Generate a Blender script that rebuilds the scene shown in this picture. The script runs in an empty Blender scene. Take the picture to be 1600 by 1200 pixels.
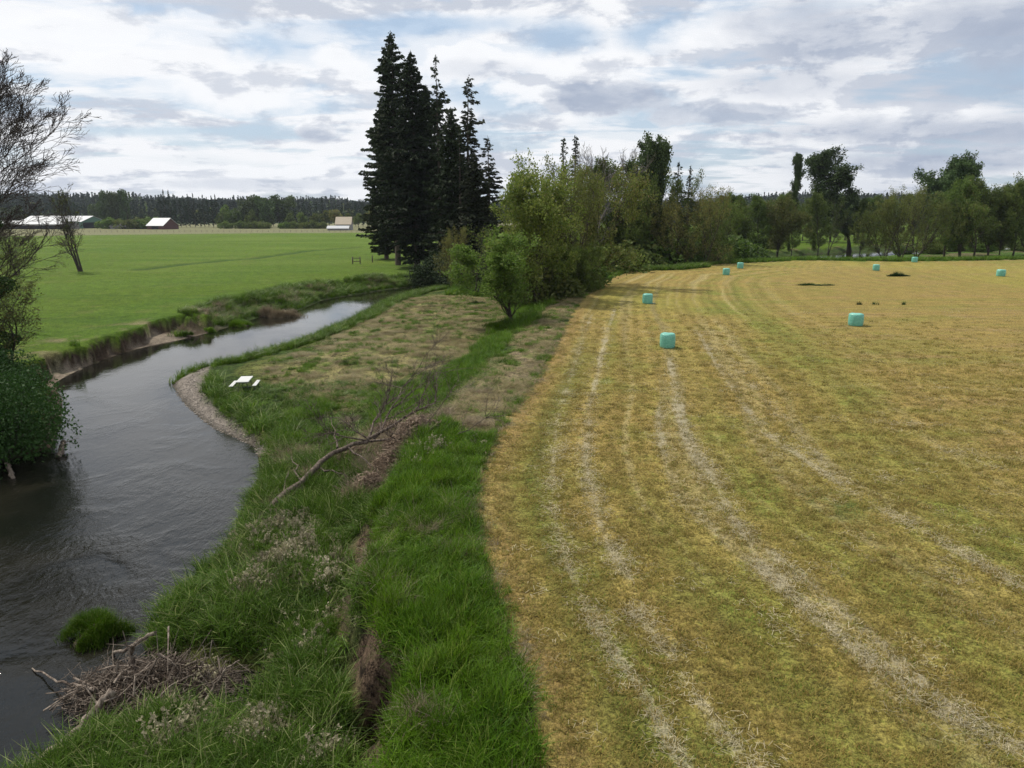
import bpy, math, random
import numpy as np
from mathutils import Vector

R = math.radians
random.seed(7)
rng = np.random.default_rng(11)
scene = bpy.context.scene
COL = scene.collection

# ------------------------------------------------------------------ camera
CAM_H = 10.3
PITCH = R(13.2)
FPX = 1130.0
cam_data = bpy.data.cameras.new("camera")
cam_data.sensor_width = 36.0
cam_data.lens = 36.0 * FPX / 1600.0
cam_data.clip_start = 0.1
cam_data.clip_end = 12000
cam = bpy.data.objects.new("camera", cam_data)
COL.objects.link(cam)
cam.location = (0, 0, CAM_H)
cam.rotation_euler = (math.pi / 2 - PITCH, 0, 0)
scene.camera = cam

scene.view_settings.view_transform = 'Standard'
scene.view_settings.look = 'None'
scene.view_settings.exposure = 0.15
scene.view_settings.gamma = 1.0
scene.view_settings.use_curve_mapping = False
scene.cycles.max_bounces = 6
scene.cycles.transparent_max_bounces = 8
scene.cycles.volume_bounces = 0
scene.cycles.denoising_prefilter = 'FAST'

# ------------------------------------------------------------------ sun
SUN_EL = R(54)
SUN_AZ = R(-47)          # from +Y, negative = towards the left
sd = Vector((math.sin(SUN_AZ) * math.cos(SUN_EL), math.cos(SUN_AZ) * math.cos(SUN_EL), math.sin(SUN_EL)))
sun_data = bpy.data.lights.new("sun", 'SUN')
sun_data.energy = 3.9
sun_data.angle = R(0.6)
sun_data.color = (1.0, 0.95, 0.87)
sun = bpy.data.objects.new("sun", sun_data)
COL.objects.link(sun)
sun.rotation_euler = (-sd).to_track_quat('-Z', 'Y').to_euler()

# ------------------------------------------------------------------ helpers: image <-> world (only used to find where things stand)
CT, ST = math.cos(PITCH), math.sin(PITCH)
def at(px, py, z):
    """ground point of height z that the photograph shows at px, py"""
    u = (px - 800) / FPX; v = (600 - py) / FPX
    d = (u, CT + v * ST, -ST + v * CT)
    t = (z - CAM_H) / d[2]
    return (d[0] * t, d[1] * t)
def top_z(py, y):
    v = (600 - py) / FPX
    return CAM_H + y * (-ST + v * CT) / (CT + v * ST)
def px_of(x, y, z):
    dz = z - CAM_H
    dep = y * CT - dz * ST
    return 800 + FPX * x / dep, 600 - FPX * (y * ST + dz * CT) / dep
def pts(lst, z):
    return [at(a, b, z) for a, b in lst]

# ------------------------------------------------------------------ world: clear blue sky behind a broken deck of cloud
world = bpy.data.worlds.new("World")
scene.world = world
world.use_nodes = True
nt = world.node_tree
nt.nodes.clear()

class NG:
    def __init__(s, nt): s.nt = nt
    def n(s, t, **kw):
        o = s.nt.nodes.new(t)
        for k, v in kw.items(): setattr(o, k, v)
        return o
    def put(s, sock, v):
        if hasattr(v, 'is_output') or isinstance(v, bpy.types.NodeSocket): s.nt.links.new(v, sock)
        else: sock.default_value = v
    def m(s, op, a, b=None, c=None, clamp=False):
        o = s.n('ShaderNodeMath', operation=op, use_clamp=clamp)
        s.put(o.inputs[0], a)
        if b is not None: s.put(o.inputs[1], b)
        if c is not None: s.put(o.inputs[2], c)
        return o.outputs[0]
    def noise(s, vec, scale, detail=4, rough=0.55, dist=0.0, lac=2.0):
        o = s.n('ShaderNodeTexNoise')
        if vec is not None: s.put(o.inputs['Vector'], vec)
        o.inputs['Scale'].default_value = scale; o.inputs['Detail'].default_value = detail
        o.inputs['Roughness'].default_value = rough; o.inputs['Distortion'].default_value = dist
        o.inputs['Lacunarity'].default_value = lac
        return o.outputs['Fac']
    def ss(s, x, a, b):
        o = s.n('ShaderNodeMapRange', interpolation_type='SMOOTHSTEP')
        s.put(o.inputs['Value'], x)
        s.put(o.inputs['From Min'], a); s.put(o.inputs['From Max'], b)
        return o.outputs['Result']
    def lin(s, x, a, b, c, d):
        o = s.n('ShaderNodeMapRange')
        s.put(o.inputs['Value'], x)
        for k, v in zip(('From Min', 'From Max', 'To Min', 'To Max'), (a, b, c, d)): o.inputs[k].default_value = v
        return o.outputs['Result']
    def mix(s, f, a, b, blend='MIX'):
        o = s.n('ShaderNodeMix', data_type='RGBA', blend_type=blend)
        s.put(o.inputs[0], f)
        s.put(o.inputs[6], a if not isinstance(a, tuple) else (*a[:3], 1)); s.put(o.inputs[7], b if not isinstance(b, tuple) else (*b[:3], 1))
        return o.outputs[2]
    def comb(s, x, y, z):
        o = s.n('ShaderNodeCombineXYZ')
        for i, v in enumerate((x, y, z)): s.put(o.inputs[i], v)
        return o.outputs[0]
    def vmul(s, v, t):
        o = s.n('ShaderNodeVectorMath', operation='MULTIPLY')
        s.put(o.inputs[0], v); o.inputs[1].default_value = t
        return o.outputs[0]

g = NG(nt)
tc = g.n('ShaderNodeTexCoord')
sep = g.n('ShaderNodeSeparateXYZ'); nt.links.new(tc.outputs['Generated'], sep.inputs[0])
dx, dy, dz = sep.outputs
sky = g.n('ShaderNodeTexSky', sky_type='NISHITA')
sky.sun_disc = False
sky.sun_elevation = SUN_EL
sky.sun_rotation = SUN_AZ
sky.air_density = 1.0; sky.dust_density = 1.4; sky.ozone_density = 1.2
zc = g.m('ADD', g.m('MAXIMUM', dz, 0.0), 0.11)
pxn = g.m('DIVIDE', dx, zc); pyn = g.m('DIVIDE', dy, zc)
P = g.comb(pxn, pyn, 0.0)
n_big = g.noise(P, 0.42, 3, 0.5)
n_mid = g.noise(P, 1.15, 9, 0.56, 0.25)
n_fine = g.noise(g.vmul(P, (0.8, 2.4, 1)), 2.1, 9, 0.62, 0.4)
# flattened streaks of the low cloud deck
n_str = g.noise(g.vmul(tc.outputs['Generated'], (2.0, 2.0, 15.0)), 1.5, 8, 0.58, 0.3)
n_pf = g.noise(g.vmul(tc.outputs['Generated'], (3.0, 3.0, 7.0)), 2.4, 9, 0.6, 0.2)
Pb = g.comb(g.m('ADD', pxn, -0.10), g.m('ADD', pyn, -0.22), 0.0)
n_mid_b = g.noise(Pb, 1.15, 9, 0.56, 0.25)
gsh = g.n('ShaderNodeVectorMath', operation='ADD'); nt.links.new(tc.outputs['Generated'], gsh.inputs[0]); gsh.inputs[1].default_value = (-0.012, 0.0, 0.022)
n_pf_b = g.noise(g.vmul(gsh.outputs[0], (3.0, 3.0, 7.0)), 2.4, 9, 0.6, 0.2)
relief = g.m('ADD', g.m('MULTIPLY', g.m('SUBTRACT', n_mid_b, n_mid), 0.9), g.m('MULTIPLY', g.m('SUBTRACT', n_pf_b, n_pf), 1.5))
cover = g.m('ADD', g.m('ADD', g.m('MULTIPLY', n_mid, 0.8), g.m('MULTIPLY', n_fine, 0.35)), g.m('MULTIPLY', n_big, 0.35))
cover = g.ss(cover, 0.62, 0.76)
veil = g.ss(n_str, 0.36, 0.55)
cover = g.m('ADD', g.m('MULTIPLY', cover, 0.75), g.m('MULTIPLY', veil, 0.42), clamp=True)
# cloud tone
tone = g.m('ADD', g.m('MULTIPLY', n_pf, 0.50), g.m('ADD', g.m('MULTIPLY', n_str, 0.42), g.m('ADD', g.m('MULTIPLY', n_fine, 0.22), g.m('MULTIPLY', relief, 0.9))))
# direction-plane coordinates for single clouds (in front of the camera only)
front = g.ss(dy, 0.0, 0.15)
ysafe = g.m('MAXIMUM', dy, 0.05)
U = g.m('DIVIDE', dx, ysafe); V = g.m('DIVIDE', dz, ysafe)
shade = g.m('ADD', g.ss(tone, 0.545, 0.72), g.m('MULTIPLY', g.m('MULTIPLY', g.ss(U, 0.15, 0.7), g.ss(n_str, 0.40, 0.60)), 0.75), clamp=True)
wob = g.m('SUBTRACT', g.noise(g.comb(U, g.m('MULTIPLY', V, 1.6), 0.3), 7.0, 7, 0.6), 0.5)
wob2 = g.m('SUBTRACT', g.noise(g.comb(U, g.m('MULTIPLY', V, 2.0), 4.3), 16.0, 5, 0.6), 0.5)
def gn(px, py):
    u = (px - 800) / FPX; v = (600 - py) / FPX
    y = CT + v * ST
    return u / y, (-ST + v * CT) / y
def blob(px, py, rx, ry, soft=0.7, w=1.0):
    u0, v0 = gn(px, py)
    a = g.m('DIVIDE', g.m('SUBTRACT', U, u0), rx / FPX)
    b = g.m('DIVIDE', g.m('SUBTRACT', V, v0), ry / FPX)
    r = g.m('SQRT', g.m('ADD', g.m('MULTIPLY', a, a), g.m('MULTIPLY', b, b)))
    r = g.m('ADD', r, g.m('ADD', g.m('MULTIPLY', wob, 2.2 * w), g.m('MULTIPLY', wob2, 0.9 * w)))
    o = g.m('SUBTRACT', 1.0, g.ss(r, 1.0 - soft * 0.6, 1.0 + soft * 0.4))
    return g.m('MULTIPLY', o, front)
def mx(lst):
    o = lst[0]
    for q in lst[1:]: o = g.m('MAXIMUM', o, q)
    return o
holes = mx([blob(800, 150, 90, 30, 1.0), blob(640, 40, 150, 14, 1.2), blob(985, 165, 60, 25, 1.1), blob(1015, 55, 45, 20, 1.1), blob(420, 75, 60, 22, 1.3),
            blob(215, 14, 60, 10, 1.2), blob(300, 205, 190, 8, 1.2), blob(870, 60, 60, 22, 1.2)])
white = mx([blob(130, 55, 230, 45, 0.7), blob(640, 175, 60, 20, 0.8), blob(1230, 160, 160, 30, 0.9), blob(1420, 180, 120, 18, 0.8), blob(1130, 60, 110, 40, 0.8), blob(380, 130, 150, 50, 0.9), blob(745, 92, 92, 32, 0.45), blob(905, 135, 115, 48, 0.5), blob(440, 272, 170, 20, 0.7), blob(260, 285, 60, 14, 0.6), blob(497, 205, 32, 14, 0.6),
            blob(540, 110, 90, 55, 0.8)])
grey = mx([blob(940, 148, 80, 26, 0.6, 1.7), blob(1150, 180, 95, 15, 0.6, 1.6), blob(1410, 205, 210, 20, 1.1), blob(1500, 255, 240, 20, 1.1), blob(1290, 55, 170, 45, 1.2),
           g.m('MULTIPLY', blob(755, 108, 70, 14, 1.0), 0.35), g.m('MULTIPLY', blob(440, 288, 200, 8, 1.0), 0.6), g.m('MULTIPLY', blob(497, 214, 26, 8, 1.0), 0.7), blob(1560, 60, 200, 60, 1.3), g.m('MULTIPLY', blob(1230, 130, 120, 25, 1.3), 0.6)])
cover = g.m('MULTIPLY', cover, g.m('SUBTRACT', 1.0, g.m('MULTIPLY', holes, 0.72)))
cover = g.m('MAXIMUM', cover, g.m('MULTIPLY', white, 0.97))
cover = g.m('MAXIMUM', cover, g.m('MULTIPLY', grey, 0.9))
cover = g.m('MAXIMUM', cover, 0.22)
lit = g.mix(shade, (8.6, 8.7, 8.9), (5.3, 5.7, 6.5))
lit = g.mix(g.m('MULTIPLY', white, g.lin(relief, -0.06, 0.08, 0.85, 0.25)), lit, (8.9, 9.0, 9.2))
lit = g.mix(g.m('MULTIPLY', grey, g.lin(n_pf, 0.35, 0.65, 0.85, 0.35)), lit, (3.0, 3.6, 4.8))
blue = g.mix(0.55, sky.outputs[0], (3.5, 5.2, 7.1))
skyc = g.mix(cover, blue, lit)
# below the horizon the sky ends in a dull ground tone
skyc = g.mix(g.ss(dz, -0.02, 0.0), (1.2, 1.3, 1.0), skyc)
bg = g.n('ShaderNodeBackground'); bg.inputs['Strength'].default_value = 0.1
nt.links.new(skyc, bg.inputs['Color'])
wo = g.n('ShaderNodeOutputWorld'); nt.links.new(bg.outputs[0], wo.inputs['Surface'])

# ------------------------------------------------------------------ value noise (numpy)
def vnoise(x, y, seed=0):
    xi = np.floor(x).astype(np.int64); yi = np.floor(y).astype(np.int64)
    xf = x - xi; yf = y - yi
    xf = xf * xf * (3 - 2 * xf); yf = yf * yf * (3 - 2 * yf)
    def h(a, b):
        n = (a * 374761393 + b * 668265263 + seed * 1442695041) & 0xffffffff
        n = ((n ^ (n >> 13)) * 1274126177) & 0xffffffff
        return ((n ^ (n >> 16)) & 0xffff) / 65535.0
    return (h(xi, yi) * (1 - xf) + h(xi + 1, yi) * xf) * (1 - yf) + (h(xi, yi + 1) * (1 - xf) + h(xi + 1, yi + 1) * xf) * yf
def fbm(x, y, seed=0, o=4):
    s = 0; a = 0.5; t = 0
    for i in range(o):
        s = s + a * vnoise(x, y, seed + i * 17); t += a
        x = x * 2.03 + 5.1; y = y * 2.03 + 1.7; a *= 0.5
    return s / t
def sst(x, a, b):
    t = np.clip((x - a) / (b - a), 0, 1)
    return t * t * (3 - 2 * t)
def line_dist(x, y, pl, closed=False):
    d = np.full(np.shape(x), 1e12)
    n = len(pl)
    for i in range(n if closed else n - 1):
        ax, ay = pl[i]; bx, by = pl[(i + 1) % n]
        ex, ey = bx - ax, by - ay
        L = ex * ex + ey * ey + 1e-12
        t = np.clip(((x - ax) * ex + (y - ay) * ey) / L, 0, 1)
        q = (x - ax - t * ex) ** 2 + (y - ay - t * ey) ** 2
        d = np.minimum(d, q)
    return np.sqrt(d)
def inside(x, y, pl):
    c = np.zeros(np.shape(x), bool)
    n = len(pl)
    for i in range(n):
        ax, ay = pl[i]; bx, by = pl[(i + 1) % n]
        if ay == by: continue
        k = ((ay > y) != (by > y)) & (x < (bx - ax) * (y - ay) / (by - ay) + ax)
        c ^= k
    return c
def sdist(x, y, pl):
    d = line_dist(x, y, pl, True)
    return np.where(inside(x, y, pl), d, -d)

# ------------------------------------------------------------------ plan of the place
WZ = -3.0      # water level
left_shore = [(-30, -80), (-31, 12), (-30, 28)] + pts([(0, 722), (40, 713), (78, 700), (97, 660), (99, 625), (84, 600), (100, 590), (130, 575), (170, 559), (208, 547), (250, 537), (283, 531),
              (330, 519), (362, 510), (405, 496), (432, 490), (470, 484), (505, 469), (560, 460), (605, 453), (645, 448), (700, 443)], WZ) + \
              [(4, 152), (24, 166), (50, 196), (96, 246), (150, 290), (215, 322), (330, 360), (600, 430)]
right_shore = [(-15.5, -80), (-15.5, 2), (-14, 10)] + pts([(60, 1195), (100, 1160), (165, 1128), (235, 1090), (262, 1040), (228, 1015), (245, 985), (250, 950), (280, 925), (310, 900), (345, 870), (372, 825), (385, 790), (408, 745), (402, 700),
              (375, 686), (340, 672), (312, 652), (286, 627), (268, 599), (284, 588), (322, 578), (360, 571), (410, 558), (450, 545), (500, 526), (550, 504), (590, 481), (640, 464), (700, 453)], WZ) + \
              [(2, 134), (30, 142), (62, 176), (108, 226), (160, 262), (225, 290), (335, 322), (600, 385)]
water_poly = right_shore + left_shore[::-1]
terrace = [(-2.0, -80), (-2.0, 3)] + pts([(560, 1290), (600, 1200), (655, 1095), (640, 1040), (615, 960), (592, 900), (606, 830), (600, 770), (630, 715), (690, 655), (740, 612), (800, 565), (850, 510),
           (880, 485), (905, 467), (935, 446), (960, 432), (1000, 421), (1080, 414), (1130, 411), (1250, 405), (1400, 407), (1700, 403)], 0.0) + [(600, 220)]
terrace_poly = terrace + [(1500, 200), (1500, -80)]
field_edge = pts([(843, 1290), (840, 1200), (820, 1050), (790, 980), (765, 900), (742, 800), (747, 740), (770, 690), (800, 640), (840, 590), (872, 530), (900, 480), (915, 462), (945, 440), (985, 424), (1080, 416),
                  (1130, 413), (1250, 407), (1400, 409), (1700, 405)], 0.0)
field_poly = [(1.0, -80), (1.0, 3)] + field_edge + [(600, 216), (1500, 196), (1500, -80)]
dry_poly = pts([(672, 642), (740, 600), (800, 548), (830, 515), (850, 480), (930, 440), (915, 470), (872, 540), (840, 600), (800, 650), (765, 695), (735, 690), (700, 668)], -0.3)
thatch_poly = pts([(455, 560), (520, 535), (575, 500), (650, 462), (770, 468), (800, 500), (770, 530), (700, 590), (620, 625), (540, 640), (480, 620), (430, 585)], -2.0)
green_poly = pts([(585, 655), (590, 605), (650, 590), (730, 560), (790, 530), (800, 545), (740, 600), (670, 645)], -1.2)
gravel_poly = pts([(262, 600), (300, 590), (330, 580), (314, 620), (343, 652), (388, 683), (412, 702), (395, 705), (330, 680), (290, 640)], -2.8)
brush_poly = pts([(530, 700), (560, 655), (640, 645), (690, 665), (660, 700), (600, 740), (560, 770), (520, 740)], -1.5)
ditch = pts([(215, 421), (300, 411), (400, 403), (480, 392), (560, 386)], -1.2)
puddles = [(*at(372, 1085, WZ), 1.25), (*at(590, 1200, WZ), 0.6)]

def hills(x, y):
    r = np.hypot(x, y)
    a = np.degrees(np.arctan2(x, y))
    ridge = 6 + 20 * fbm(a / 7.0 + 40, a * 0 + 1.0, 5) + 12 * sst(a, 8, 22) + 10 * np.exp(-((a + 33) / 10) ** 2)
    return ridge * sst(r, 1150, 1800) + 22 * sst(r, 2000, 3200) * (0.5 + fbm(a / 4.0, a * 0 + 9.0, 8))

def height(x, y, detail=True):
    dw = -sdist(x, y, water_poly)
    dl = line_dist(x, y, left_shore); dr = line_dist(x, y, right_shore)
    n1 = fbm(x / 5.0, y / 5.0, 1); n2 = fbm(x / 1.1, y / 1.1, 2)
    # left meadow behind an eroded bank
    b = 0.5 + 3.4 * sst(fbm(x / 9.0, y / 9.0, 9), 0.42, 0.66) * sst(y, 45, 55)
    dj = dw + (n2 - 0.5) * 1.6 + (n1 - 0.5) * 1.5
    steep = np.where(y > 88, 4.5, 0.55)
    zl = WZ + 0.35 * sst(dw, 0, 1.5) + 0.3 * sst(dw, 0, 4) * 0 + 1.45 * sst(dj, b, b + steep) + 0.0
    zl = zl + (n1 - 0.5) * 0.25 * sst(dw, 3, 10)
    zl = zl - 0.35 * np.exp(-(line_dist(x, y, ditch) / 1.6) ** 2)
    # right lowland, slope and terrace
    low = WZ + 0.35 * sst(dw, 0, 1.2) + 1.15 * (1 - np.exp(-np.maximum(dw, 0) / 6.0)) + (n1 - 0.5) * 0.5 * sst(dw, 1, 5) + (n2 - 0.5) * 0.22 * sst(dw, 0.5, 2)
    dt = sdist(x, y, terrace_poly) + (fbm(x / 2.2, y / 2.2, 4) - 0.5) * 1.6 * sst(-y, -60, -20)
    w = 1.3 + 6.0 * sst(y, 38, 60)
    tz = sst(dt, -w, 0.15)
    zr = low * (1 - tz) + (0.0 + (n1 - 0.5) * 0.12) * tz
    # lump of the mown bank beside the field
    dd = sdist(x, y, dry_poly)
    zr = zr + 0.25 * sst(dd, 0, 2) * (n2 - 0.3)
    z = np.where(dl < dr, zl, zr)
    bed = WZ - 0.15 - 0.9 * sst(-dw, 0, 5)
    z = np.where(dw < 0, WZ - (WZ - bed) * sst(-dw, 0, 0.6), z)
    for (qx, qy, qr) in puddles:
        pg = np.clip(1.6 * np.exp(-(((x - qx) ** 2 + (y - qy) ** 2) / qr ** 2)), 0, 1); z = z * (1 - pg) + (WZ - 0.25) * pg
    z = z + hills(x, y)
    return z
def hz(x, y):
    return float(height(np.array([float(x)]), np.array([float(y)]))[0])

# ------------------------------------------------------------------ mesh helpers
def new_mesh(name, verts, faces, k=4, smooth=False):
    """verts (n,3), faces (m,k) arrays"""
    me = bpy.data.meshes.new(name)
    verts = np.asarray(verts, np.float32); faces = np.asarray(faces, np.int32)
    me.vertices.add(len(verts)); me.vertices.foreach_set('co', verts.ravel())
    m = len(faces); k = faces.shape[1] if m else k
    me.loops.add(m * k); me.loops.foreach_set('vertex_index', faces.ravel())
    me.polygons.add(m)
    me.polygons.foreach_set('loop_start', np.arange(0, m * k, k, dtype=np.int32))
    me.polygons.foreach_set('loop_total', np.full(m, k, np.int32))
    me.polygons.foreach_set('use_smooth', np.full(m, smooth, bool))
    me.update(); me.validate()
    return me
def obj(name, me, mat=None, parent=None, loc=None):
    o = bpy.data.objects.new(name, me)
    COL.objects.link(o)
    if mat is not None and me is not None and not me.materials: me.materials.append(mat)
    if parent is not None: o.parent = parent
    if loc is not None: o.location = loc
    return o
def tag(o, label=None, cat=None, group=None, kind=None):
    if label: o['label'] = label
    if cat: o['category'] = cat
    if group: o['group'] = group
    if kind: o['kind'] = kind
    return o
def thing(name, label, cat, loc=(0, 0, 0), group=None):
    o = bpy.data.objects.new(name, None); COL.objects.link(o)
    o.location = loc; o.empty_display_size = 0.3
    return tag(o, label, cat, group)
def dup(root, loc, rotz=0.0, scale=(1, 1, 1), label=None, group=None):
    r = root.copy(); COL.objects.link(r)
    r.location = loc; r.rotation_euler = (0, 0, rotz); r.scale = scale
    if label: r['label'] = label
    if group: r['group'] = group
    for ch in list(root.children):
        c = ch.copy(); COL.objects.link(c); c.parent = r
        for gch in ch.children:
            d = gch.copy(); COL.objects.link(d); d.parent = c
    return r

# ------------------------------------------------------------------ materials
def mat(name):
    m = bpy.data.materials.new(name); m.use_nodes = True
    m.node_tree.nodes.clear()
    return m, NG(m.node_tree)
def finish(m, g, col, rough=0.9, bump=None, bstr=0.5, bdist=0.05, spec=0.2, transl=0.0):
    p = g.n('ShaderNodeBsdfPrincipled')
    g.put(p.inputs['Base Color'], col if not isinstance(col, tuple) else (*col, 1))
    g.put(p.inputs['Roughness'], rough); p.inputs['Specular IOR Level'].default_value = spec
    if bump is not None:
        b = g.n('ShaderNodeBump'); b.inputs['Strength'].default_value = bstr; b.inputs['Distance'].default_value = bdist
        g.put(b.inputs['Height'], bump); g.nt.links.new(b.outputs[0], p.inputs['Normal'])
    o = g.n('ShaderNodeOutputMaterial')
    if transl > 0:
        t = g.n('ShaderNodeBsdfTranslucent'); g.put(t.inputs['Color'], col if not isinstance(col, tuple) else (*col, 1))
        mxn = g.n('ShaderNodeMixShader'); mxn.inputs[0].default_value = transl
        g.nt.links.new(p.outputs[0], mxn.inputs[1]); g.nt.links.new(t.outputs[0], mxn.inputs[2])
        g.nt.links.new(mxn.outputs[0], o.inputs['Surface'])
    else:
        g.nt.links.new(p.outputs[0], o.inputs['Surface'])
    return m
def leaf_mat(name, c1, c2, c3=None, transl=0.3, nscale=0.35, rough=0.7):
    m, g = mat(name)
    tcn = g.n('ShaderNodeTexCoord'); oi = g.n('ShaderNodeObjectInfo')
    at_ = g.n('ShaderNodeAttribute', attribute_name='rnd')
    n = g.noise(tcn.outputs['Object'], nscale, 3)
    f = g.m('ADD', g.m('MULTIPLY', g.ss(n, 0.35, 0.65), 0.5), g.m('MULTIPLY', at_.outputs['Fac'], 0.5))
    c = g.mix(f, c1, c2)
    if c3: c = g.mix(g.ss(g.m('FRACT', g.m('MULTIPLY', at_.outputs['Fac'], 7.31)), 0.75, 0.95), c, c3)
    br = g.lin(oi.outputs['Random'], 0, 1, 0.78, 1.3)
    r2 = g.lin(g.m('FRACT', g.m('MULTIPLY', oi.outputs['Random'], 13.7)), 0, 1, 0.80, 1.14)
    c = g.mix(1.0, c, g.comb(g.m('MULTIPLY', br, r2), br, g.m('MULTIPLY', br, r2)), 'MULTIPLY')
    return finish(m, g, c, rough, transl=transl, spec=0.25)
def bark_mat(name, c1, c2):
    m, g = mat(name)
    tcn = g.n('ShaderNodeTexCoord')
    n = g.noise(g.vmul(tcn.outputs['Object'], (3, 3, 0.7)), 3.0, 6, 0.65)
    return finish(m, g, g.mix(g.ss(n, 0.35, 0.65), c1, c2), 0.95, n, 0.8, 0.05)

# ground cover materials: 'tint' is the cover's own colour laid out per vertex, 'straw' where cut straw lies
def ground_mat(name, fine=22.0, bstr=0.7, bdist=0.06, contrast=1.0, hue=True, speck=0.0, coarse=0.0):
    m, g = mat(name)
    geo = g.n('ShaderNodeNewGeometry')
    pos = geo.outputs['Position']
    a = g.n('ShaderNodeAttribute', attribute_name='tint')
    s = g.n('ShaderNodeAttribute', attribute_name='straw')
    n1 = g.noise(pos, 0.6, 5, 0.6); n2 = g.noise(pos, 4.5, 6, 0.7); n3 = g.noise(pos, fine, 4, 0.75)
    k = g.m('ADD', g.m('MULTIPLY', g.m('SUBTRACT', n1, 0.5), 0.9 * contrast), g.m('ADD', g.m('MULTIPLY', g.m('SUBTRACT', n2, 0.5), 1.7 * contrast), g.m('MULTIPLY', g.m('SUBTRACT', n3, 0.5), 2.3 * contrast)))
    n5 = g.noise(g.vmul(pos, (1, 1, 0.3)), 9.5, 3, 0.75, 0.3); n6 = g.noise(pos, 2.4, 4, 0.8)
    if speck: k = g.m('ADD', k, g.m('SUBTRACT', g.m('MULTIPLY', g.ss(n5, 0.38, 0.62), speck), g.m('ADD', speck * 0.5, g.m('MULTIPLY', g.ss(n6, 0.55, 0.66), speck * 0.5))))
    if coarse:
        n8 = g.noise(pos, 1.1, 9, 0.72, 1.6)
        k = g.m('ADD', k, g.m('MULTIPLY', g.m('SUBTRACT', g.ss(n8, 0.40, 0.58), 0.62), coarse))
    k = g.m('MAXIMUM', g.m('ADD', 1.05, k), 0.22)
    c = g.mix(1.0, a.outputs['Color'], g.comb(k, k, k), 'MULTIPLY')
    if hue:
        n4 = g.noise(pos, 2.3, 5, 0.7)
        c = g.mix(g.m('MULTIPLY', g.ss(n4, 0.5, 0.72), 0.5), c, g.mix(1.0, c, (0.62, 1.02, 0.55), 'MULTIPLY'))
    st = g.ss(g.m('ADD', s.outputs['Fac'], g.m('ADD', g.m('MULTIPLY', g.m('SUBTRACT', n2, 0.5), 1.3), g.m('MULTIPLY', g.m('SUBTRACT', n3, 0.5), 1.7))), 0.50, 1.0)
    c = g.mix(g.m('MULTIPLY', st, 0.66), c, (0.45, 0.40, 0.27))
    h = g.m('ADD', g.m('MULTIPLY', n5, 1.2), g.m('ADD', g.m('MULTIPLY', n2, 0.7), g.m('MULTIPLY', n3, 0.6)))
    return finish(m, g, c, 0.95, h, bstr, bdist, spec=0.1)

M = {}
M['field'] = ground_mat('hay_stubble', 26, 1.0, 0.09, 0.9, speck=0.8, coarse=0.18)
M['meadow'] = ground_mat('meadow_turf', 14, 0.9, 0.12, 0.9, hue=False, speck=0.35, coarse=0.35)
M['bank'] = ground_mat('river_bank_soil', 18, 1.0, 0.12, 1.1, speck=0.7, coarse=0.9)
M['gravel'] = ground_mat('river_gravel', 30, 1.0, 0.06, 1.3, hue=False)
M['far'] = ground_mat('far_hill_ground', 0.3, 0.2, 0.5, 0.5)

# ------------------------------------------------------------------ ground
ang = np.radians(np.concatenate([np.arange(-180, -46, 6.0), np.arange(-46, 46, 0.17), np.arange(46, 180.1, 6.0)]))
ang = np.unique(ang); ang = ang[:-1] if abs(ang[-1] - math.pi) < 1e-6 else ang
rad = [0.4, 2.0, 4.0, 6.0, 8.0]
while rad[-1] < 4200:
    r0 = rad[-1]
    rad.append(r0 * (1.0062 if r0 < 110 else 1.013 if r0 < 500 else 1.03))
rad = np.array(rad)
A_, R_ = np.meshgrid(ang, rad)
GX = R_ * np.sin(A_); GY = R_ * np.cos(A_)
GZ = height(GX, GY)
nr, na = GX.shape
x, y, z = GX.ravel(), GY.ravel(), GZ.ravel()
dw = -sdist(x, y, water_poly); dlv = line_dist(x, y, left_shore); drv = line_dist(x, y, right_shore)
isleft = dlv < drv
dfield = sdist(x, y, field_poly); dterr = sdist(x, y, terrace_poly)
nA = fbm(x / 3.0, y / 3.0, 21); nB = fbm(x / 0.7, y / 0.7, 22); nC = fbm(x / 14.0, y / 14.0, 23); nD = fbm(x / 45.0, y / 45.0, 24)
def lerpc(c, f, d):
    return c * (1 - f[:, None]) + np.array(d)[None, :] * f[:, None]
rr = np.hypot(x, y)
# --- hay field tint
dB = np.abs(line_dist(x, y, field_edge))
dB2 = dB + (fbm(x / 8, y / 8, 31) - 0.5) * 1.2
band = vnoise(dB2 / 1.5, x * 0 + y / 60.0, 33)
band2 = vnoise(dB2 / 0.55, y / 30.0, 34)
hb = vnoise((y - 0.05 * x + (nC - 0.5) * 2) / 1.3, x / 80.0, 35)
near_w = 1 - sst(dB, 14, 30)
bands = band * near_w + hb * (1 - near_w)
fc = np.tile(np.array([[0.262, 0.190, 0.058]]), (len(x), 1))
gmask = np.clip(sst(bands, 0.35, 0.9) * 0.6 + sst(nA, 0.5, 0.75) * 0.5 + sst(nC, 0.5, 0.7) * 0.3, 0, 1)
fc = lerpc(fc, gmask * (0.50 + 0.40 * near_w), (0.165, 0.178, 0.036))
fc = lerpc(fc, sst(nD, 0.5, 0.62) * sst(y, 60, 100) * 0.55, (0.255, 0.225, 0.048))
fc = lerpc(fc, sst(band2, 0.62, 0.9) * near_w * 0.7, (0.31, 0.25, 0.11))
fc = lerpc(fc, np.exp(-((dB - 0.6) / 0.8) ** 2) * 0.5, (0.26, 0.165, 0.07))
fc = lerpc(fc, np.exp(-((dB - 2.3) / 0.9) ** 2) * (1 - sst(y, 40, 70)) * 0.6, (0.105, 0.135, 0.022))
fc = lerpc(fc, sst(fbm(x / 6, y / 1.6, 37), 0.55, 0.75) * sst(dB, 15, 30) * 0.5, (0.27, 0.180, 0.080))
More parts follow.
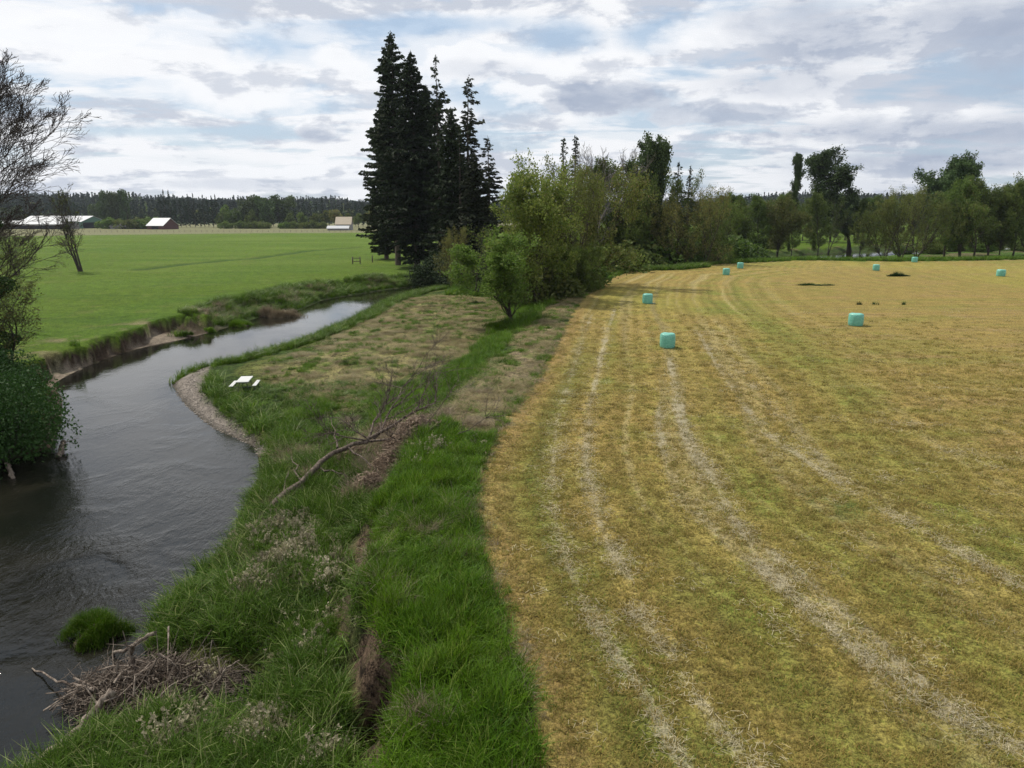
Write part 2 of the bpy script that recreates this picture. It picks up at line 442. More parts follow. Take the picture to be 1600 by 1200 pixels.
straw_lines = [
 ([(962, 478), (940, 550), (922, 640), (915, 720), (930, 790), (950, 850), (985, 900)], 1.0, 0.28),
 ([(925, 490), (895, 580), (870, 660), (863, 730), (866, 800), (885, 880), (935, 985), (1000, 1070), (1050, 1160), (1090, 1230)], 0.9, 0.22),
 ([(890, 600), (884, 700), (895, 800), (915, 860)], 0.6, 0.2),
 ([(1000, 495), (1015, 545), (1030, 600), (1030, 680), (1050, 780)], 0.5, 0.2),
 ([(1045, 560), (1055, 620), (1080, 690), (1120, 760), (1180, 870), (1240, 930), (1330, 1010), (1440, 1090), (1560, 1150), (1700, 1230)], 1.0, 0.34),
 ([(1085, 510), (1125, 580), (1160, 630), (1200, 680), (1260, 720), (1330, 770), (1420, 820), (1500, 865), (1620, 930)], 0.95, 0.28),
 ([(1125, 520), (1165, 590), (1210, 640), (1290, 730)], 0.75, 0.25),
 ([(1290, 740), (1370, 800), (1450, 850), (1520, 950), (1600, 1010)], 0.4, 0.3),
 ([(995, 955), (1045, 1020), (1090, 1090), (1140, 1150), (1200, 1220)], 1.0, 0.28),
 ([(1190, 600), (1400, 607), (1700, 612)], 0.6, 0.25), ([(1300, 655), (1450, 665), (1700, 668)], 0.55, 0.25), ([(1260, 560), (1430, 566), (1700, 575)], 0.45, 0.3),
 ([(1330, 770), (1480, 700), (1700, 735)], 0.3, 0.4), ([(1200, 860), (1290, 930), (1370, 1000), (1450, 1070)], 0.6, 0.3),
 ([(1450, 560), (1520, 640), (1620, 730)], 0.3, 0.3), ([(1350, 500), (1450, 560), (1600, 640)], 0.3, 0.3), ([(1480, 700), (1580, 740), (1700, 780)], 0.5, 0.3),
 ([(1060, 740), (1130, 850), (1180, 930), (1260, 1010)], 0.35, 0.25),
]
SL = [(pts(a, 0.0), k, w) for a, k, w in straw_lines]
def straw_mask(x, y):
    s = np.zeros(np.shape(x))
    wob_ = (fbm(x / 1.3, y / 1.3, 51) - 0.5) * 0.5
    for pl, k, w in SL:
        d = line_dist(x, y, pl) + wob_
        s = np.maximum(s, k * np.exp(-(np.maximum(d, 0) / (w * 1.05)) ** 2))
    return s * (0.35 + 0.9 * fbm(x / 2.2, y / 3.5, 52))
straw = straw_mask(x, y)
straw = straw + 0.42 * sst(band2, 0.62, 0.95) * (1 - sst(dB, 12, 24)) * sst(fbm(x / 3.0, y / 9.0, 54), 0.35, 0.55)
straw = straw + 0.42 * sst(np.abs(vnoise((y - 0.06 * x + (nC - .5) * 2.5) / 0.9, x / 25.0, 53) - 0.5), 0.3, 0.5) * sst(dB, 12, 26)
straw = straw + 0.5 * np.exp(-((dB - 0.25) / 0.35) ** 2) * sst(nA, 0.4, 0.6) * (1 - sst(y, 60, 70))
# passes of the mower: alternate lie of the stubble, following the edge near it and running across further out
row = np.sin(dB2 * 2 * math.pi / 1.15) * (1 - sst(dB, 16, 30)) * 0.11 + np.sin((y - 0.06 * x + (nC - .5) * 1.5) * 2 * math.pi / 1.9) * sst(dB, 14, 28) * 0.07
row2 = np.sin(dB2 * 2 * math.pi / 3.4 + 1.0) * (1 - sst(dB, 22, 36)) * 0.07
fc = fc * (1 + row + row2)[:, None]
# green regrowth patch
for (a, b, rx_, k) in ((1305, 790, 1.3, 0.8), (1120, 1180, 0.5, 0.5), (930, 900, 0.6, 0.4)):
    cx, cy = at(a, b, 0)
    fc = lerpc(fc, k * np.exp(-(((x - cx) / rx_) ** 2 + ((y - cy) / rx_) ** 2)) * sst(nB, 0.3, 0.6), (0.06, 0.11, 0.02))
# --- meadow tint
mc = np.tile(np.array([[0.068, 0.114, 0.006]]), (len(x), 1))
mc = lerpc(mc, sst(nC, 0.4, 0.65) * 0.6, (0.062, 0.118, 0.009))
mc = lerpc(mc, sst(fbm(x / 7.0, y / 4.0, 62), 0.45, 0.7) * 0.6, (0.080, 0.128, 0.012))
mc = lerpc(mc, sst(vnoise(x / 30.0, y / 2.2, 63), 0.6, 0.9) * 0.4, (0.040, 0.085, 0.008))
mc = lerpc(mc, sst(nD, 0.4, 0.6) * 0.45, (0.085, 0.135, 0.012))
mc = lerpc(mc, sst(vnoise(x / 40.0, y / 9.0, 61), 0.5, 0.9) * sst(rr, 100, 200) * 0.5, (0.110, 0.155, 0.022))
mc = lerpc(mc, sst(nA, 0.6, 0.8) * 0.4, (0.115, 0.125, 0.03))
mc = lerpc(mc, np.exp(-(line_dist(x, y, ditch) / 1.8) ** 2) * 0.9, (0.03, 0.06, 0.01))
hay_far = sst(rr + (nC - .5) * 14, 478, 492)
hay_far = hay_far * (x < 30)
mc = lerpc(mc, hay_far, (0.15, 0.148, 0.075))
# --- bank tint
soil = np.array([0.105, 0.072, 0.048])
lowc = np.tile(np.array([[0.045, 0.075, 0.014]]), (len(x), 1))
lowc = lerpc(lowc, sst(nA, 0.42, 0.65) * 0.7, (0.125, 0.130, 0.035))
th = sst(sdist(x, y, thatch_poly) + (nA - 0.5) * 5, -1.5, 2.0)
lowc = lerpc(lowc, th * (0.55 + 0.45 * sst(nB, 0.35, 0.6)), (0.25, 0.212, 0.092))
lowc = lerpc(lowc, th * sst(fbm(x / 2.0, y / 3.2, 71), 0.44, 0.62) * 0.8, (0.10, 0.135, 0.026))
dr_ = sst(sdist(x, y, dry_poly) + (nA - 0.5) * 3, -0.8, 0.8)
dry_c = np.tile(np.array([[0.245, 0.190, 0.112]]), (len(x), 1))
dry_c = lerpc(dry_c, sst(fbm(x / 1.3, y / 2.2, 72), 0.44, 0.62) * 0.8, (0.115, 0.135, 0.03))
lowc = lowc * (1 - dr_[:, None]) + dry_c * dr_[:, None]
gr = sst(sdist(x, y, green_poly) + (nB - 0.5) * 1.5, -0.4, 0.8)
lowc = lerpc(lowc, gr, (0.05, 0.105, 0.012))
bp = sst(sdist(x, y, brush_poly) + (nA - 0.5) * 2, -0.5, 1.0)
lowc = lerpc(lowc, bp * 0.8, (0.17, 0.12, 0.08))
# bare scarp below the terrace edge, near
scarp = sst(dterr, -1.5, -0.9) * (1 - sst(dterr, -0.35, 0.0)) * (1 - sst(y, 30, 40)) * sst(nA, 0.38, 0.52)
lowc = lerpc(lowc, scarp, soil)
# wet margin
lowc = lerpc(lowc, 1 - sst(dw, 0.1, 0.9), (0.085, 0.065, 0.045))
gsd = sdist(x, y, gravel_poly) + (nB - 0.5) * 0.9
gsc = sst(gsd, -0.6, 0.5)
lowc = lerpc(lowc, gsc, (0.225, 0.195, 0.165))
lowc = lerpc(lowc, gsc * (1 - sst(dw, 0.05, 0.45)), (0.085, 0.075, 0.062))
# left bank: exposed soil on the cut
lb = isleft & (dw < 60)
cut = (1 - sst(z, -1.72, -1.45)) * (dw > 0)
cutc = np.tile(soil[None, :] * 0.55, (len(x), 1))
cutc = lerpc(cutc, (1 - sst(z, -2.66, -2.45)) * sst(nA, 0.35, 0.6) * (1 - sst(y, 85, 90)), (0.24, 0.195, 0.145))
cutc = lerpc(cutc, np.clip(sst(nA, 0.62, 0.75) * 0.4 + sst(y, 80, 92), 0, 1) * 0.85, (0.045, 0.08, 0.016))
mcb = mc * (1 - cut[:, None]) + cutc * cut[:, None]
edge_dry = sst(z, -1.9, -1.5) * (1 - sst(dw, 4, 7)) * sst(nA, 0.5, 0.65)
mcb = lerpc(mcb, edge_dry * 0.7, (0.19, 0.155, 0.085))
bed = (dw < 0)
# regions per vertex : 0 hay field, 1 meadow, 2 bank, 3 gravel bar, 4 hills
reg = np.full(len(x), 2)
reg[(dfield + (nB - .5) * 0.5 > 0) & (rr < 1000)] = 0
reg[isleft & (dw > 0)] = 1
far_right = (~isleft) & (dfield < 0) & (rr > 230)
reg[(gsd > 0.1) & (reg == 2) & (dw > -0.3)] = 3
reg[rr > 1000] = 4
tint = lowc.copy()
tint[reg == 0] = fc[reg == 0]
tint[reg == 1] = mcb[reg == 1]
strip = (reg == 2) & (dterr > -0.1) & (dfield < 0) & (y < 41) & (sdist(x, y, dry_poly) < 0.1)
tint[strip] = np.array([0.04, 0.075, 0.010])
tint[(reg == 2) & (y > 130)] = np.array([0.065, 0.115, 0.018])
farr = (reg == 2) & (y > 130) & (nC > 0.52)
tint[farr] = np.array([0.13, 0.12, 0.055])
tint[reg == 4] = np.array([0.05, 0.07, 0.03])
tint[bed] = np.array([0.06, 0.05, 0.03])
straw[(reg != 0)] *= 0.0
straw += np.where(reg == 2, th * 0.35 + dr_ * 0.4, 0)
sunk = None
idx = np.arange(nr * na).reshape(nr, na)
q = np.stack([idx[:-1, :], idx[:-1, :][:, list(range(1, na)) + [0]], idx[1:, :][:, list(range(1, na)) + [0]], idx[1:, :]], -1).reshape(-1, 4)
freg = np.sort(reg[q], axis=1)[:, 1]
V3 = np.stack([x, y, z], 1)
REGN = [('hay_field', 'field'), ('meadow', 'meadow'), ('river_bank', 'bank'), ('gravel_bar', 'gravel'), ('hills', 'far')]
for k, (nm, mk) in enumerate(REGN):
    f = q[freg == k]
    if not len(f): continue
    u_, inv = np.unique(f.ravel(), return_inverse=True)
    me = new_mesh(nm, V3[u_], inv.reshape(-1, 4), smooth=True)
    a = me.color_attributes.new('tint', 'FLOAT_COLOR', 'POINT')
    cc = np.ones((len(u_), 4), np.float32); cc[:, :3] = tint[u_]
    a.data.foreach_set('color', cc.ravel())
    s_ = me.attributes.new('straw', 'FLOAT', 'POINT'); s_.data.foreach_set('value', straw[u_].astype(np.float32))
    tag(obj(nm, me, M[mk]), kind='structure')
# centre disc under the camera
me = new_mesh('ground', [(rad[0] * math.sin(a), rad[0] * math.cos(a), 0.0) for a in ang[::-1]], [list(range(len(ang)))], smooth=False)
me.materials.append(M['field'])
c_ = me.color_attributes.new('tint', 'FLOAT_COLOR', 'POINT'); c_.data.foreach_set('color', np.tile(np.array([0.2, 0.15, 0.045, 1], np.float32), len(ang)))
tag(obj('ground', me), kind='structure')

# ------------------------------------------------------------------ water
def water_material():
    m, g = mat('river_water')
    geo = g.n('ShaderNodeNewGeometry'); pos = geo.outputs['Position']
    w1 = g.noise(g.vmul(pos, (1.0, 0.55, 1)), 2.2, 4, 0.6, 0.6)
    w2 = g.noise(g.vmul(pos, (1.0, 0.6, 1)), 5.5, 3, 0.65, 0.5)
    w3 = g.noise(pos, 0.25, 3, 0.5, 0.5)
    amp = g.ss(w3, 0.38, 0.62)
    h = g.m('ADD', g.m('MULTIPLY', w1, g.m('ADD', 0.35, g.m('MULTIPLY', amp, 0.9))), g.m('MULTIPLY', w2, g.m('ADD', 0.16, g.m('MULTIPLY', amp, 0.40))))
    # calmer far up the river
    sp = g.n('ShaderNodeSeparateXYZ'); g.nt.links.new(pos, sp.inputs[0])
    calm = g.m('MULTIPLY', g.ss(sp.outputs[1], 66, 14), 0.85); calm = g.m('ADD', calm, 0.10)
    h = g.m('MULTIPLY', h, calm)
    c = g.mix(g.ss(w3, 0.3, 0.7), (0.006, 0.0065, 0.005), (0.013, 0.012, 0.008))
    p = g.n('ShaderNodeBsdfPrincipled')
    g.put(p.inputs['Base Color'], c); p.inputs['Roughness'].default_value = 0.04; p.inputs['IOR'].default_value = 1.333
    b = g.n('ShaderNodeBump'); b.inputs['Strength'].default_value = 0.5; b.inputs['Distance'].default_value = 0.12
    g.put(b.inputs['Height'], h); g.nt.links.new(b.outputs[0], p.inputs['Normal'])
    o = g.n('ShaderNodeOutputMaterial'); g.nt.links.new(p.outputs[0], o.inputs['Surface'])
    return m
M['water'] = water_material()
wy = np.concatenate([np.arange(-78, 120, 3.0), np.arange(120, 420, 12.0)]); wx = np.concatenate([np.arange(-60, 30, 3.0), np.arange(30, 560, 12.0)])
WX, WY = np.meshgrid(wx, wy)
wi = np.arange(WX.size).reshape(WX.shape)
wq = np.stack([wi[:-1, :-1], wi[:-1, 1:], wi[1:, 1:], wi[1:, :-1]], -1).reshape(-1, 4)
wcx = WX.ravel()[wq].mean(1); wcy = WY.ravel()[wq].mean(1)
keep = (sdist(wcx, wcy, water_poly) > -9) | (np.hypot(wcx - puddles[0][0], wcy - puddles[0][1]) < 4) | (np.hypot(wcx - puddles[1][0], wcy - puddles[1][1]) < 4)
u_, inv = np.unique(wq[keep].ravel(), return_inverse=True)
wme = new_mesh('water', np.stack([WX.ravel()[u_], WY.ravel()[u_], np.full(len(u_), WZ)], 1), inv.reshape(-1, 4), smooth=True)
tag(obj('water', wme, M['water']), kind='structure')

# ------------------------------------------------------------------ tubes and branching
class Tubes:
    def __init__(s): s.v = []; s.f = []; s.n = 0
    def add(s, P, r, k=5):
        P = np.asarray(P, float); r = np.asarray(r, float)
        n = len(P)
        T = np.gradient(P, axis=0); T /= np.linalg.norm(T, axis=1)[:, None] + 1e-9
        ref = np.array([0, 0, 1.0]) if abs(T[0, 2]) < 0.9 else np.array([1.0, 0, 0])
        A = np.cross(T, ref); A /= np.linalg.norm(A, axis=1)[:, None] + 1e-9
        B = np.cross(T, A)
        th = np.arange(k) * 2 * math.pi / k
        ring = P[:, None, :] + r[:, None, None] * (np.cos(th)[None, :, None] * A[:, None, :] + np.sin(th)[None, :, None] * B[:, None, :])
        s.v.append(ring.reshape(-1, 3))
        i = np.arange(n - 1)[:, None] * k + np.arange(k)[None, :]
        j = np.arange(n - 1)[:, None] * k + (np.arange(k)[None, :] + 1) % k
        s.f.append(np.stack([i, j, j + k, i + k], -1).reshape(-1, 4) + s.n)
        s.n += n * k
    def mesh(s, name, smooth=True):
        return new_mesh(name, np.concatenate(s.v), np.concatenate(s.f), smooth=smooth)

def unit(v):
    return v / (np.linalg.norm(v) + 1e-9)
def side_dir(d, ang_, rg):
    r = unit(rg.normal(size=3)); p = unit(np.cross(d, r))
    return unit(d * math.cos(ang_) + p * math.sin(ang_))

def branching(seed, H, stems=1, stem_lean=0.25, r0=0.3, nch=(14, 7, 5), lr=(0.45, 0.5, 0.5), angs=(55, 45, 45), t0=0.25, up=(0.05, 0.12, 0.1), wobble=0.16,
              prof=lambda t: math.sin(math.pi * min(1, 0.15 + 0.85 * t)) , sides=(8, 5, 4, 3), min_r=0.008, bias=None):
    """returns Tubes and an array of points along the outermost twigs"""
    rg = np.random.default_rng(seed)
    tb = Tubes(); tips = []
    last = len(nch)
    def grow(p, d, L, r, lev):
        n = (9, 6, 5, 4, 2)[lev]
        Pn = [p.copy()]; D = [d]
        for i in range(n):
            d = unit(d + rg.normal(size=3) * wobble + np.array([0, 0, up[min(lev, len(up) - 1)]]))
            if bias is not None and lev > 0: d = unit(d + bias * 0.06)
            p = p + d * L / n
            Pn.append(p.copy()); D.append(d)
        Pn = np.array(Pn)
        end = 0.12 if lev == 0 else 0.3
        rad_ = np.maximum(r * (1 - (1 - end) * np.linspace(0, 1, n + 1)), min_r)
        if lev == 0: rad_[0] *= 1.45
        tb.add(Pn, rad_, sides[min(lev, len(sides) - 1)])
        if lev == last:
            tips.append(Pn[1:]); return
        if lev >= last - 1: tips.append(Pn[-2:])
        m = nch[lev]
        for j in range(m):
            t = (t0 if lev == 0 else 0.2) + (1 - (t0 if lev == 0 else 0.2)) * (j + rg.random()) / m
            t = min(t, 0.99)
            k = t * n; i = int(k); f = k - i
            q = Pn[i] * (1 - f) + Pn[i + 1] * f
            if lev == 0: LL = L * lr[0] * prof((t - t0) / (1 - t0)) * (0.7 + 0.55 * rg.random())
            else: LL = L * lr[lev] * (1.1 - 0.5 * t) * (0.7 + 0.6 * rg.random())
            a = R(angs[lev] * (0.75 + 0.5 * rg.random())) * (1.15 - 0.5 * t if lev == 0 else 1)
            grow(q, side_dir(D[i], a, rg), LL, rad_[i] * (0.5 if lev else 0.42), lev + 1)
    for s in range(stems):
        a = rg.random() * 6.28 + s * 6.28 / stems
        d = unit(np.array([math.cos(a) * stem_lean, math.sin(a) * stem_lean, 1.0])) if stems > 1 else np.array([0, 0, 1.0])
        grow(np.array([math.cos(a) * r0 * 0.8, math.sin(a) * r0 * 0.8, -0.3]) if stems > 1 else np.array([0, 0, -0.3]), d, H * (0.8 + 0.25 * rg.random() if stems > 1 else 1), r0, 0)
    return tb, np.concatenate(tips)

def quads_cloud(C, size, rg, aspect=0.6, dirs=None, flat=0.0):
    """one diamond-shaped leaf face at every centre C"""
    n = len(C)
    a = rg.normal(size=(n, 3)) if dirs is None else dirs + rg.normal(size=(n, 3)) * 0.35
    a /= np.linalg.norm(a, axis=1)[:, None]
    b = rg.normal(size=(n, 3)); b[:, 2] *= (1 - flat)
    b -= (b * a).sum(1)[:, None] * a; b /= np.linalg.norm(b, axis=1)[:, None]
    s = size * (0.6 + 0.8 * rg.random(n))[:, None]
    A = a * s * 0.5; B = b * s * 0.5 * aspect
    Vv = np.stack([C - A, C + B - A * 0.1, C + A, C - B - A * 0.1], 1).reshape(-1, 3)
    F = np.arange(n * 4).reshape(-1, 4)
    return Vv, F
def leaf_mesh(name, V_, F_, rg):
    me = new_mesh(name, V_, F_, smooth=False)
    a = me.attributes.new('rnd', 'FLOAT', 'FACE'); a.data.foreach_set('value', rg.random(len(F_)).astype(np.float32))
    return me
def crown_from_tips(name, tips, n, size, seed, jit=0.25, keep=None):
    rg = np.random.default_rng(seed)
    i = rg.integers(0, len(tips), n)
    C = tips[i] + rg.normal(size=(n, 3)) * jit
    if keep is not None: C = C[keep(C)]
    Vv, F = quads_cloud(C, size, rg)
    return leaf_mesh(name, Vv, F, rg)

# leaf and bark materials
M['leaf_fresh'] = leaf_mat('fresh_spring_leaves', (0.078, 0.122, 0.018), (0.145, 0.182, 0.034), (0.20, 0.215, 0.06), 0.45)
M['leaf_olive'] = leaf_mat('olive_budding_leaves', (0.076, 0.104, 0.022), (0.132, 0.158, 0.034), (0.17, 0.14, 0.055), 0.45)
M['leaf_brown'] = leaf_mat('brown_budding_leaves', (0.096, 0.098, 0.028), (0.156, 0.152, 0.042), (0.13, 0.165, 0.035), 0.45)
M['leaf_dark'] = leaf_mat('dark_cottonwood_leaves', (0.040, 0.064, 0.020), (0.075, 0.102, 0.032), None, 0.22)
M['leaf_mid'] = leaf_mat('mid_green_leaves', (0.062, 0.098, 0.018), (0.112, 0.152, 0.030), (0.16, 0.18, 0.045), 0.42)
M['leaf_bush'] = leaf_mat('thicket_leaves', (0.022, 0.048, 0.012), (0.045, 0.085, 0.018), None, 0.2)
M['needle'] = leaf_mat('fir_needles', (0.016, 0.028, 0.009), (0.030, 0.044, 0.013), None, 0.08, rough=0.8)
M['needle_far'] = leaf_mat('far_fir_needles', (0.018, 0.032, 0.018), (0.032, 0.05, 0.024), None, 0.05, rough=0.9)
M['bark'] = bark_mat('dark_bark', (0.035, 0.028, 0.022), (0.085, 0.07, 0.055))
M['bark_grey'] = bark_mat('grey_bark', (0.09, 0.08, 0.07), (0.19, 0.175, 0.155))
M['bark_fir'] = bark_mat('fir_bark', (0.06, 0.046, 0.036), (0.15, 0.12, 0.098))
M['twig'] = bark_mat('bare_twig_bark', (0.036, 0.029, 0.026), (0.08, 0.066, 0.056))
M['drift'] = bark_mat('weathered_driftwood', (0.075, 0.055, 0.042), (0.26, 0.215, 0.17))
M['dead_bark'] = bark_mat('dead_bark', (0.05, 0.038, 0.03), (0.17, 0.135, 0.105))

# conifer
def conifer_meshes(seed, H, Lmax, nb, spr, t0=0.1, size=0.9, sparse_top=0.0, r0=0.55, droop=0.28, lean=0.0, gaps=0.0, onesided=None):
    rg = np.random.default_rng(seed)
    tb = Tubes()
    n = 14
    tz = np.linspace(0, 1, n); cx = np.cumsum(rg.normal(size=n)) * 0.06; cy = np.cumsum(rg.normal(size=n)) * 0.06
    TP = np.stack([cx + lean * tz * H, cy, tz * H - 0.3], 1)
    tb.add(TP, np.maximum(r0 * (1 - tz) ** 0.85, 0.03), 8)
    C = []; D = []; S = []
    phi = rg.random() * 6.28
    for i in range(nb):
        t = t0 + (1 - t0) * ((i + rg.random()) / nb) ** 0.92
        if t > 0.985: continue
        phi += 2.399 + rg.normal() * 0.4
        prof = (1 - t) ** 0.62 * (0.8 + 0.2 * math.sin(t * 23 + seed)) * (0.72 + 0.28 * min(1, (t - t0) / 0.12)) + 0.03
        L = Lmax * prof * (0.38 + 0.8 * rg.random())
        if rg.random() < 0.06: L *= 1.3
        if rg.random() < gaps: continue
        if t > 0.8 and rg.random() < sparse_top: continue
        if onesided is not None: L *= 1 + 0.35 * math.cos(phi - onesided)
        base = np.array([np.interp(t, tz, TP[:, 0]), np.interp(t, tz, TP[:, 1]), t * H])
        out = np.array([math.cos(phi), math.sin(phi), 0])
        m = 6
        s = np.linspace(0, 1, m)
        zz = (0.12 if t > 0.75 else 0.0) * s - droop * (s ** 1.3) * (1 - 0.5 * t) + 0.16 * s ** 3
        BP = base + out[None, :] * (s * L)[:, None] + np.array([0, 0, 1.0])[None, :] * (zz * L)[:, None]
        tb.add(BP, np.maximum(0.055 * (L / 5 + 0.3) * (1 - s * 0.85), 0.01), 3)
        k = max(4, int(spr * L / Lmax * 2.0) + 3)
        ss = 0.12 + 0.9 * rg.random(k) ** 0.8
        ss = np.minimum(ss, 1.02)
        pc = np.stack([np.interp(ss, s, BP[:, j]) for j in range(3)], 1)
        side = np.array([-out[1], out[0], 0])
        wdt = (0.26 * L * (1.05 - ss) + 0.15) * (rg.random(k) * 2 - 1)
        pc = pc + side[None, :] * wdt[:, None] + np.array([0, 0, -1.0])[None, :] * (np.abs(wdt) * 0.3 + rg.random(k) * 0.35)[:, None]
        dd = out[None, :] * 0.9 + side[None, :] * (np.sign(wdt) * 0.7)[:, None] + np.array([0, 0, -0.55])[None, :]
        C.append(pc); D.append(dd); S.append(np.full(k, (0.45 + 0.55 * min(1, L / 3.0))))
    k = 40                                                        # leader tuft
    tt = 1 - 0.1 * rg.random(k)
    C.append(np.stack([np.interp(tt, tz, TP[:, 0]), np.interp(tt, tz, TP[:, 1]), tt * H - 0.2], 1) + rg.normal(size=(k, 3)) * 0.18); D.append(np.tile([0, 0, 1.0], (k, 1)) + rg.normal(size=(k, 3)) * .6); S.append(np.full(k, 0.5))
    C = np.concatenate(C); D = np.concatenate(D); S = np.concatenate(S)
    D /= np.linalg.norm(D, axis=1)[:, None]
    Vv, F = quads_cloud(C, 1.0, rg, 0.42, D)
    Vv = (Vv.reshape(-1, 4, 3) - C[:, None, :]) * (S * size)[:, None, None] + C[:, None, :]
    return tb.mesh('fir_trunk_mesh'), leaf_mesh('fir_crown_mesh', Vv.reshape(-1, 3), F, rg)

PROTO = {}
def proto(key, name, cat, parts):
    """a tree model: parts = [(part name, mesh, material)] of unit height H"""
    PROTO[key] = (name, cat, parts)
def plant(key, x, y, H, label, group=None, rot=None, z=None, wid=1.0, name=None, H0=None):
    nm, cat, parts = PROTO[key][:3]
    r = thing(name or nm, label, cat, (x, y, (hz(x, y) if z is None else z)), group)
    s = H / H0_[key]
    r.scale = (s * wid, s * wid, s)
    r.rotation_euler = (0, 0, random.random() * 6.28 if rot is None else rot)
    for pn, me, mt in parts:
        obj(pn, me, mt, r)
    return r
H0_ = {}
# big firs
for k, (sd_, H, Lm, nb, spr, kw) in {
    'fir_a': (1, 50, 10.5, 400, 76, dict(t0=0.2, sparse_top=0.12, size=1.0, gaps=0.05, r0=0.7, droop=0.34)),
    'fir_b': (2, 46, 9.5, 400, 76, dict(t0=0.05, sparse_top=0.05, size=1.0, gaps=0.03, r0=0.7)),
    'fir_slim': (3, 42, 5.8, 210, 26, dict(t0=0.2, sparse_top=0.45, size=1.05, gaps=0.12, r0=0.5)),
    'fir_layer': (4, 42, 6.0, 190, 30, dict(t0=0.08, sparse_top=0.1, size=1.05, gaps=0.08, r0=0.45, droop=0.16)),
    'fir_small': (5, 24, 3.8, 110, 14, dict(t0=0.1, size=0.9)),
    'fir_small2': (6, 24, 4.6, 90, 14, dict(t0=0.15, size=1.0, gaps=0.15)),
}.items():
    a, b = conifer_meshes(sd_, H, Lm, nb, spr, **kw)
    nm = 'fir_tree'
    proto(k, nm, 'fir tree', [('trunk', a, M['bark_fir']), ('crown', b, M['needle'])]); H0_[k] = H

def broad(key, name, cat, H, bark, leaf, seed, n, size, jit, **kw):
    tb, tips = branching(seed, H, **kw)
    top = max(v[:, 2].max() for v in tb.v)
    parts = [('trunk', tb.mesh(key + '_limbs'), M[bark])]
    if n: parts.append(('crown', crown_from_tips(key + '_leaves', tips, n, size, seed + 100, jit), M[leaf]))
    proto(key, name, cat, parts); H0_[key] = top
oval = lambda t: 0.35 + 0.75 * math.sin(math.pi * min(1, 0.12 + 0.80 * t))
low = lambda t: 1.05 - 0.55 * t
broad('willow_a', 'willow_tree', 'tree', 13, 'bark', 'leaf_fresh', 21, 22000, 0.25, 0.26, stems=3, stem_lean=0.30, r0=0.17, nch=(12, 7, 5), lr=(0.46, 0.55, 0.5), t0=0.12, angs=(45, 40, 40), prof=low, up=(0.03, 0.14, 0.16))
broad('willow_b', 'willow_tree', 'tree', 13, 'bark', 'leaf_fresh', 22, 26000, 0.27, 0.30, stems=4, stem_lean=0.28, r0=0.16, nch=(11, 7, 4), lr=(0.5, 0.5, 0.5), t0=0.1, angs=(50, 40, 40), prof=oval, up=(0.03, 0.16, 0.2))
broad('maple_olive', 'maple_tree', 'tree', 14, 'bark', 'leaf_olive', 23, 24000, 0.27, 0.32, stems=3, stem_lean=0.3, r0=0.24, nch=(12, 7, 5), lr=(0.52, 0.5, 0.5), t0=0.15, angs=(55, 42, 40), prof=oval, up=(0.04, 0.10, 0.1))
broad('maple_brown', 'maple_tree', 'tree', 14, 'bark', 'leaf_brown', 24, 15000, 0.26, 0.28, stems=5, stem_lean=0.42, r0=0.2, nch=(10, 7, 5), lr=(0.5, 0.5, 0.5), t0=0.15, angs=(45, 40, 38), prof=oval, up=(0.06, 0.12, 0.1))
broad('alder_mid', 'alder_tree', 'tree', 18, 'bark', 'leaf_mid', 25, 19000, 0.36, 0.45, stems=1, r0=0.25, nch=(24, 7, 4), lr=(0.36, 0.5, 0.5), t0=0.10, angs=(60, 42, 40), prof=oval, up=(0.0, 0.1, 0.1))
broad('alder_multi', 'alder_tree', 'tree', 16, 'bark', 'leaf_olive', 26, 16000, 0.34, 0.42, stems=3, stem_lean=0.14, r0=0.17, nch=(15, 6, 4), lr=(0.36, 0.5, 0.5), t0=0.12, angs=(55, 42, 40), prof=oval, up=(0.03, 0.12, 0.1))
broad('cotton_a', 'cottonwood_tree', 'cottonwood', 26, 'bark', 'leaf_dark', 27, 28000, 0.50, 0.42, stems=1, r0=0.45, nch=(34, 8, 5), lr=(0.25, 0.5, 0.45), t0=0.14, angs=(50, 42, 40), prof=lambda t: 0.50 + 0.62 * math.sin(math.pi * min(1, 0.15 + 0.68 * t)), up=(0.0, 0.12, 0.1), wobble=0.10)
broad('cotton_b', 'cottonwood_tree', 'cottonwood', 26, 'bark', 'leaf_dark', 28, 20000, 0.50, 0.38, stems=1, r0=0.4, nch=(32, 7, 5), lr=(0.17, 0.5, 0.45), t0=0.12, angs=(46, 40, 40), prof=oval, up=(0.0, 0.15, 0.1), wobble=0.10)
broad('cotton_round', 'cottonwood_tree', 'cottonwood', 24, 'bark', 'leaf_dark', 29, 30000, 0.50, 0.42, stems=2, stem_lean=0.28, r0=0.42, nch=(16, 9, 5), lr=(0.34, 0.5, 0.45), t0=0.35, angs=(58, 42, 40), prof=oval, up=(0.0, 0.10, 0.1), wobble=0.13)
broad('bare_pale', 'bare_tree', 'tree', 18, 'bark_grey', None, 30, 0, 0, 0, stems=2, stem_lean=0.15, r0=0.2, nch=(14, 7, 6), lr=(0.32, 0.5, 0.5), t0=0.3, angs=(40, 38, 36), prof=oval, up=(0.05, 0.14, 0.12), min_r=0.016)
broad('thin_tree', 'slender_tree', 'tree', 13, 'twig', 'leaf_olive', 31, 2600, 0.22, 0.25, stems=2, stem_lean=0.22, r0=0.13, nch=(12, 6, 4), lr=(0.34, 0.5, 0.5), t0=0.2, angs=(50, 40, 40), prof=oval, up=(0.05, 0.14, 0.12), min_r=0.012)

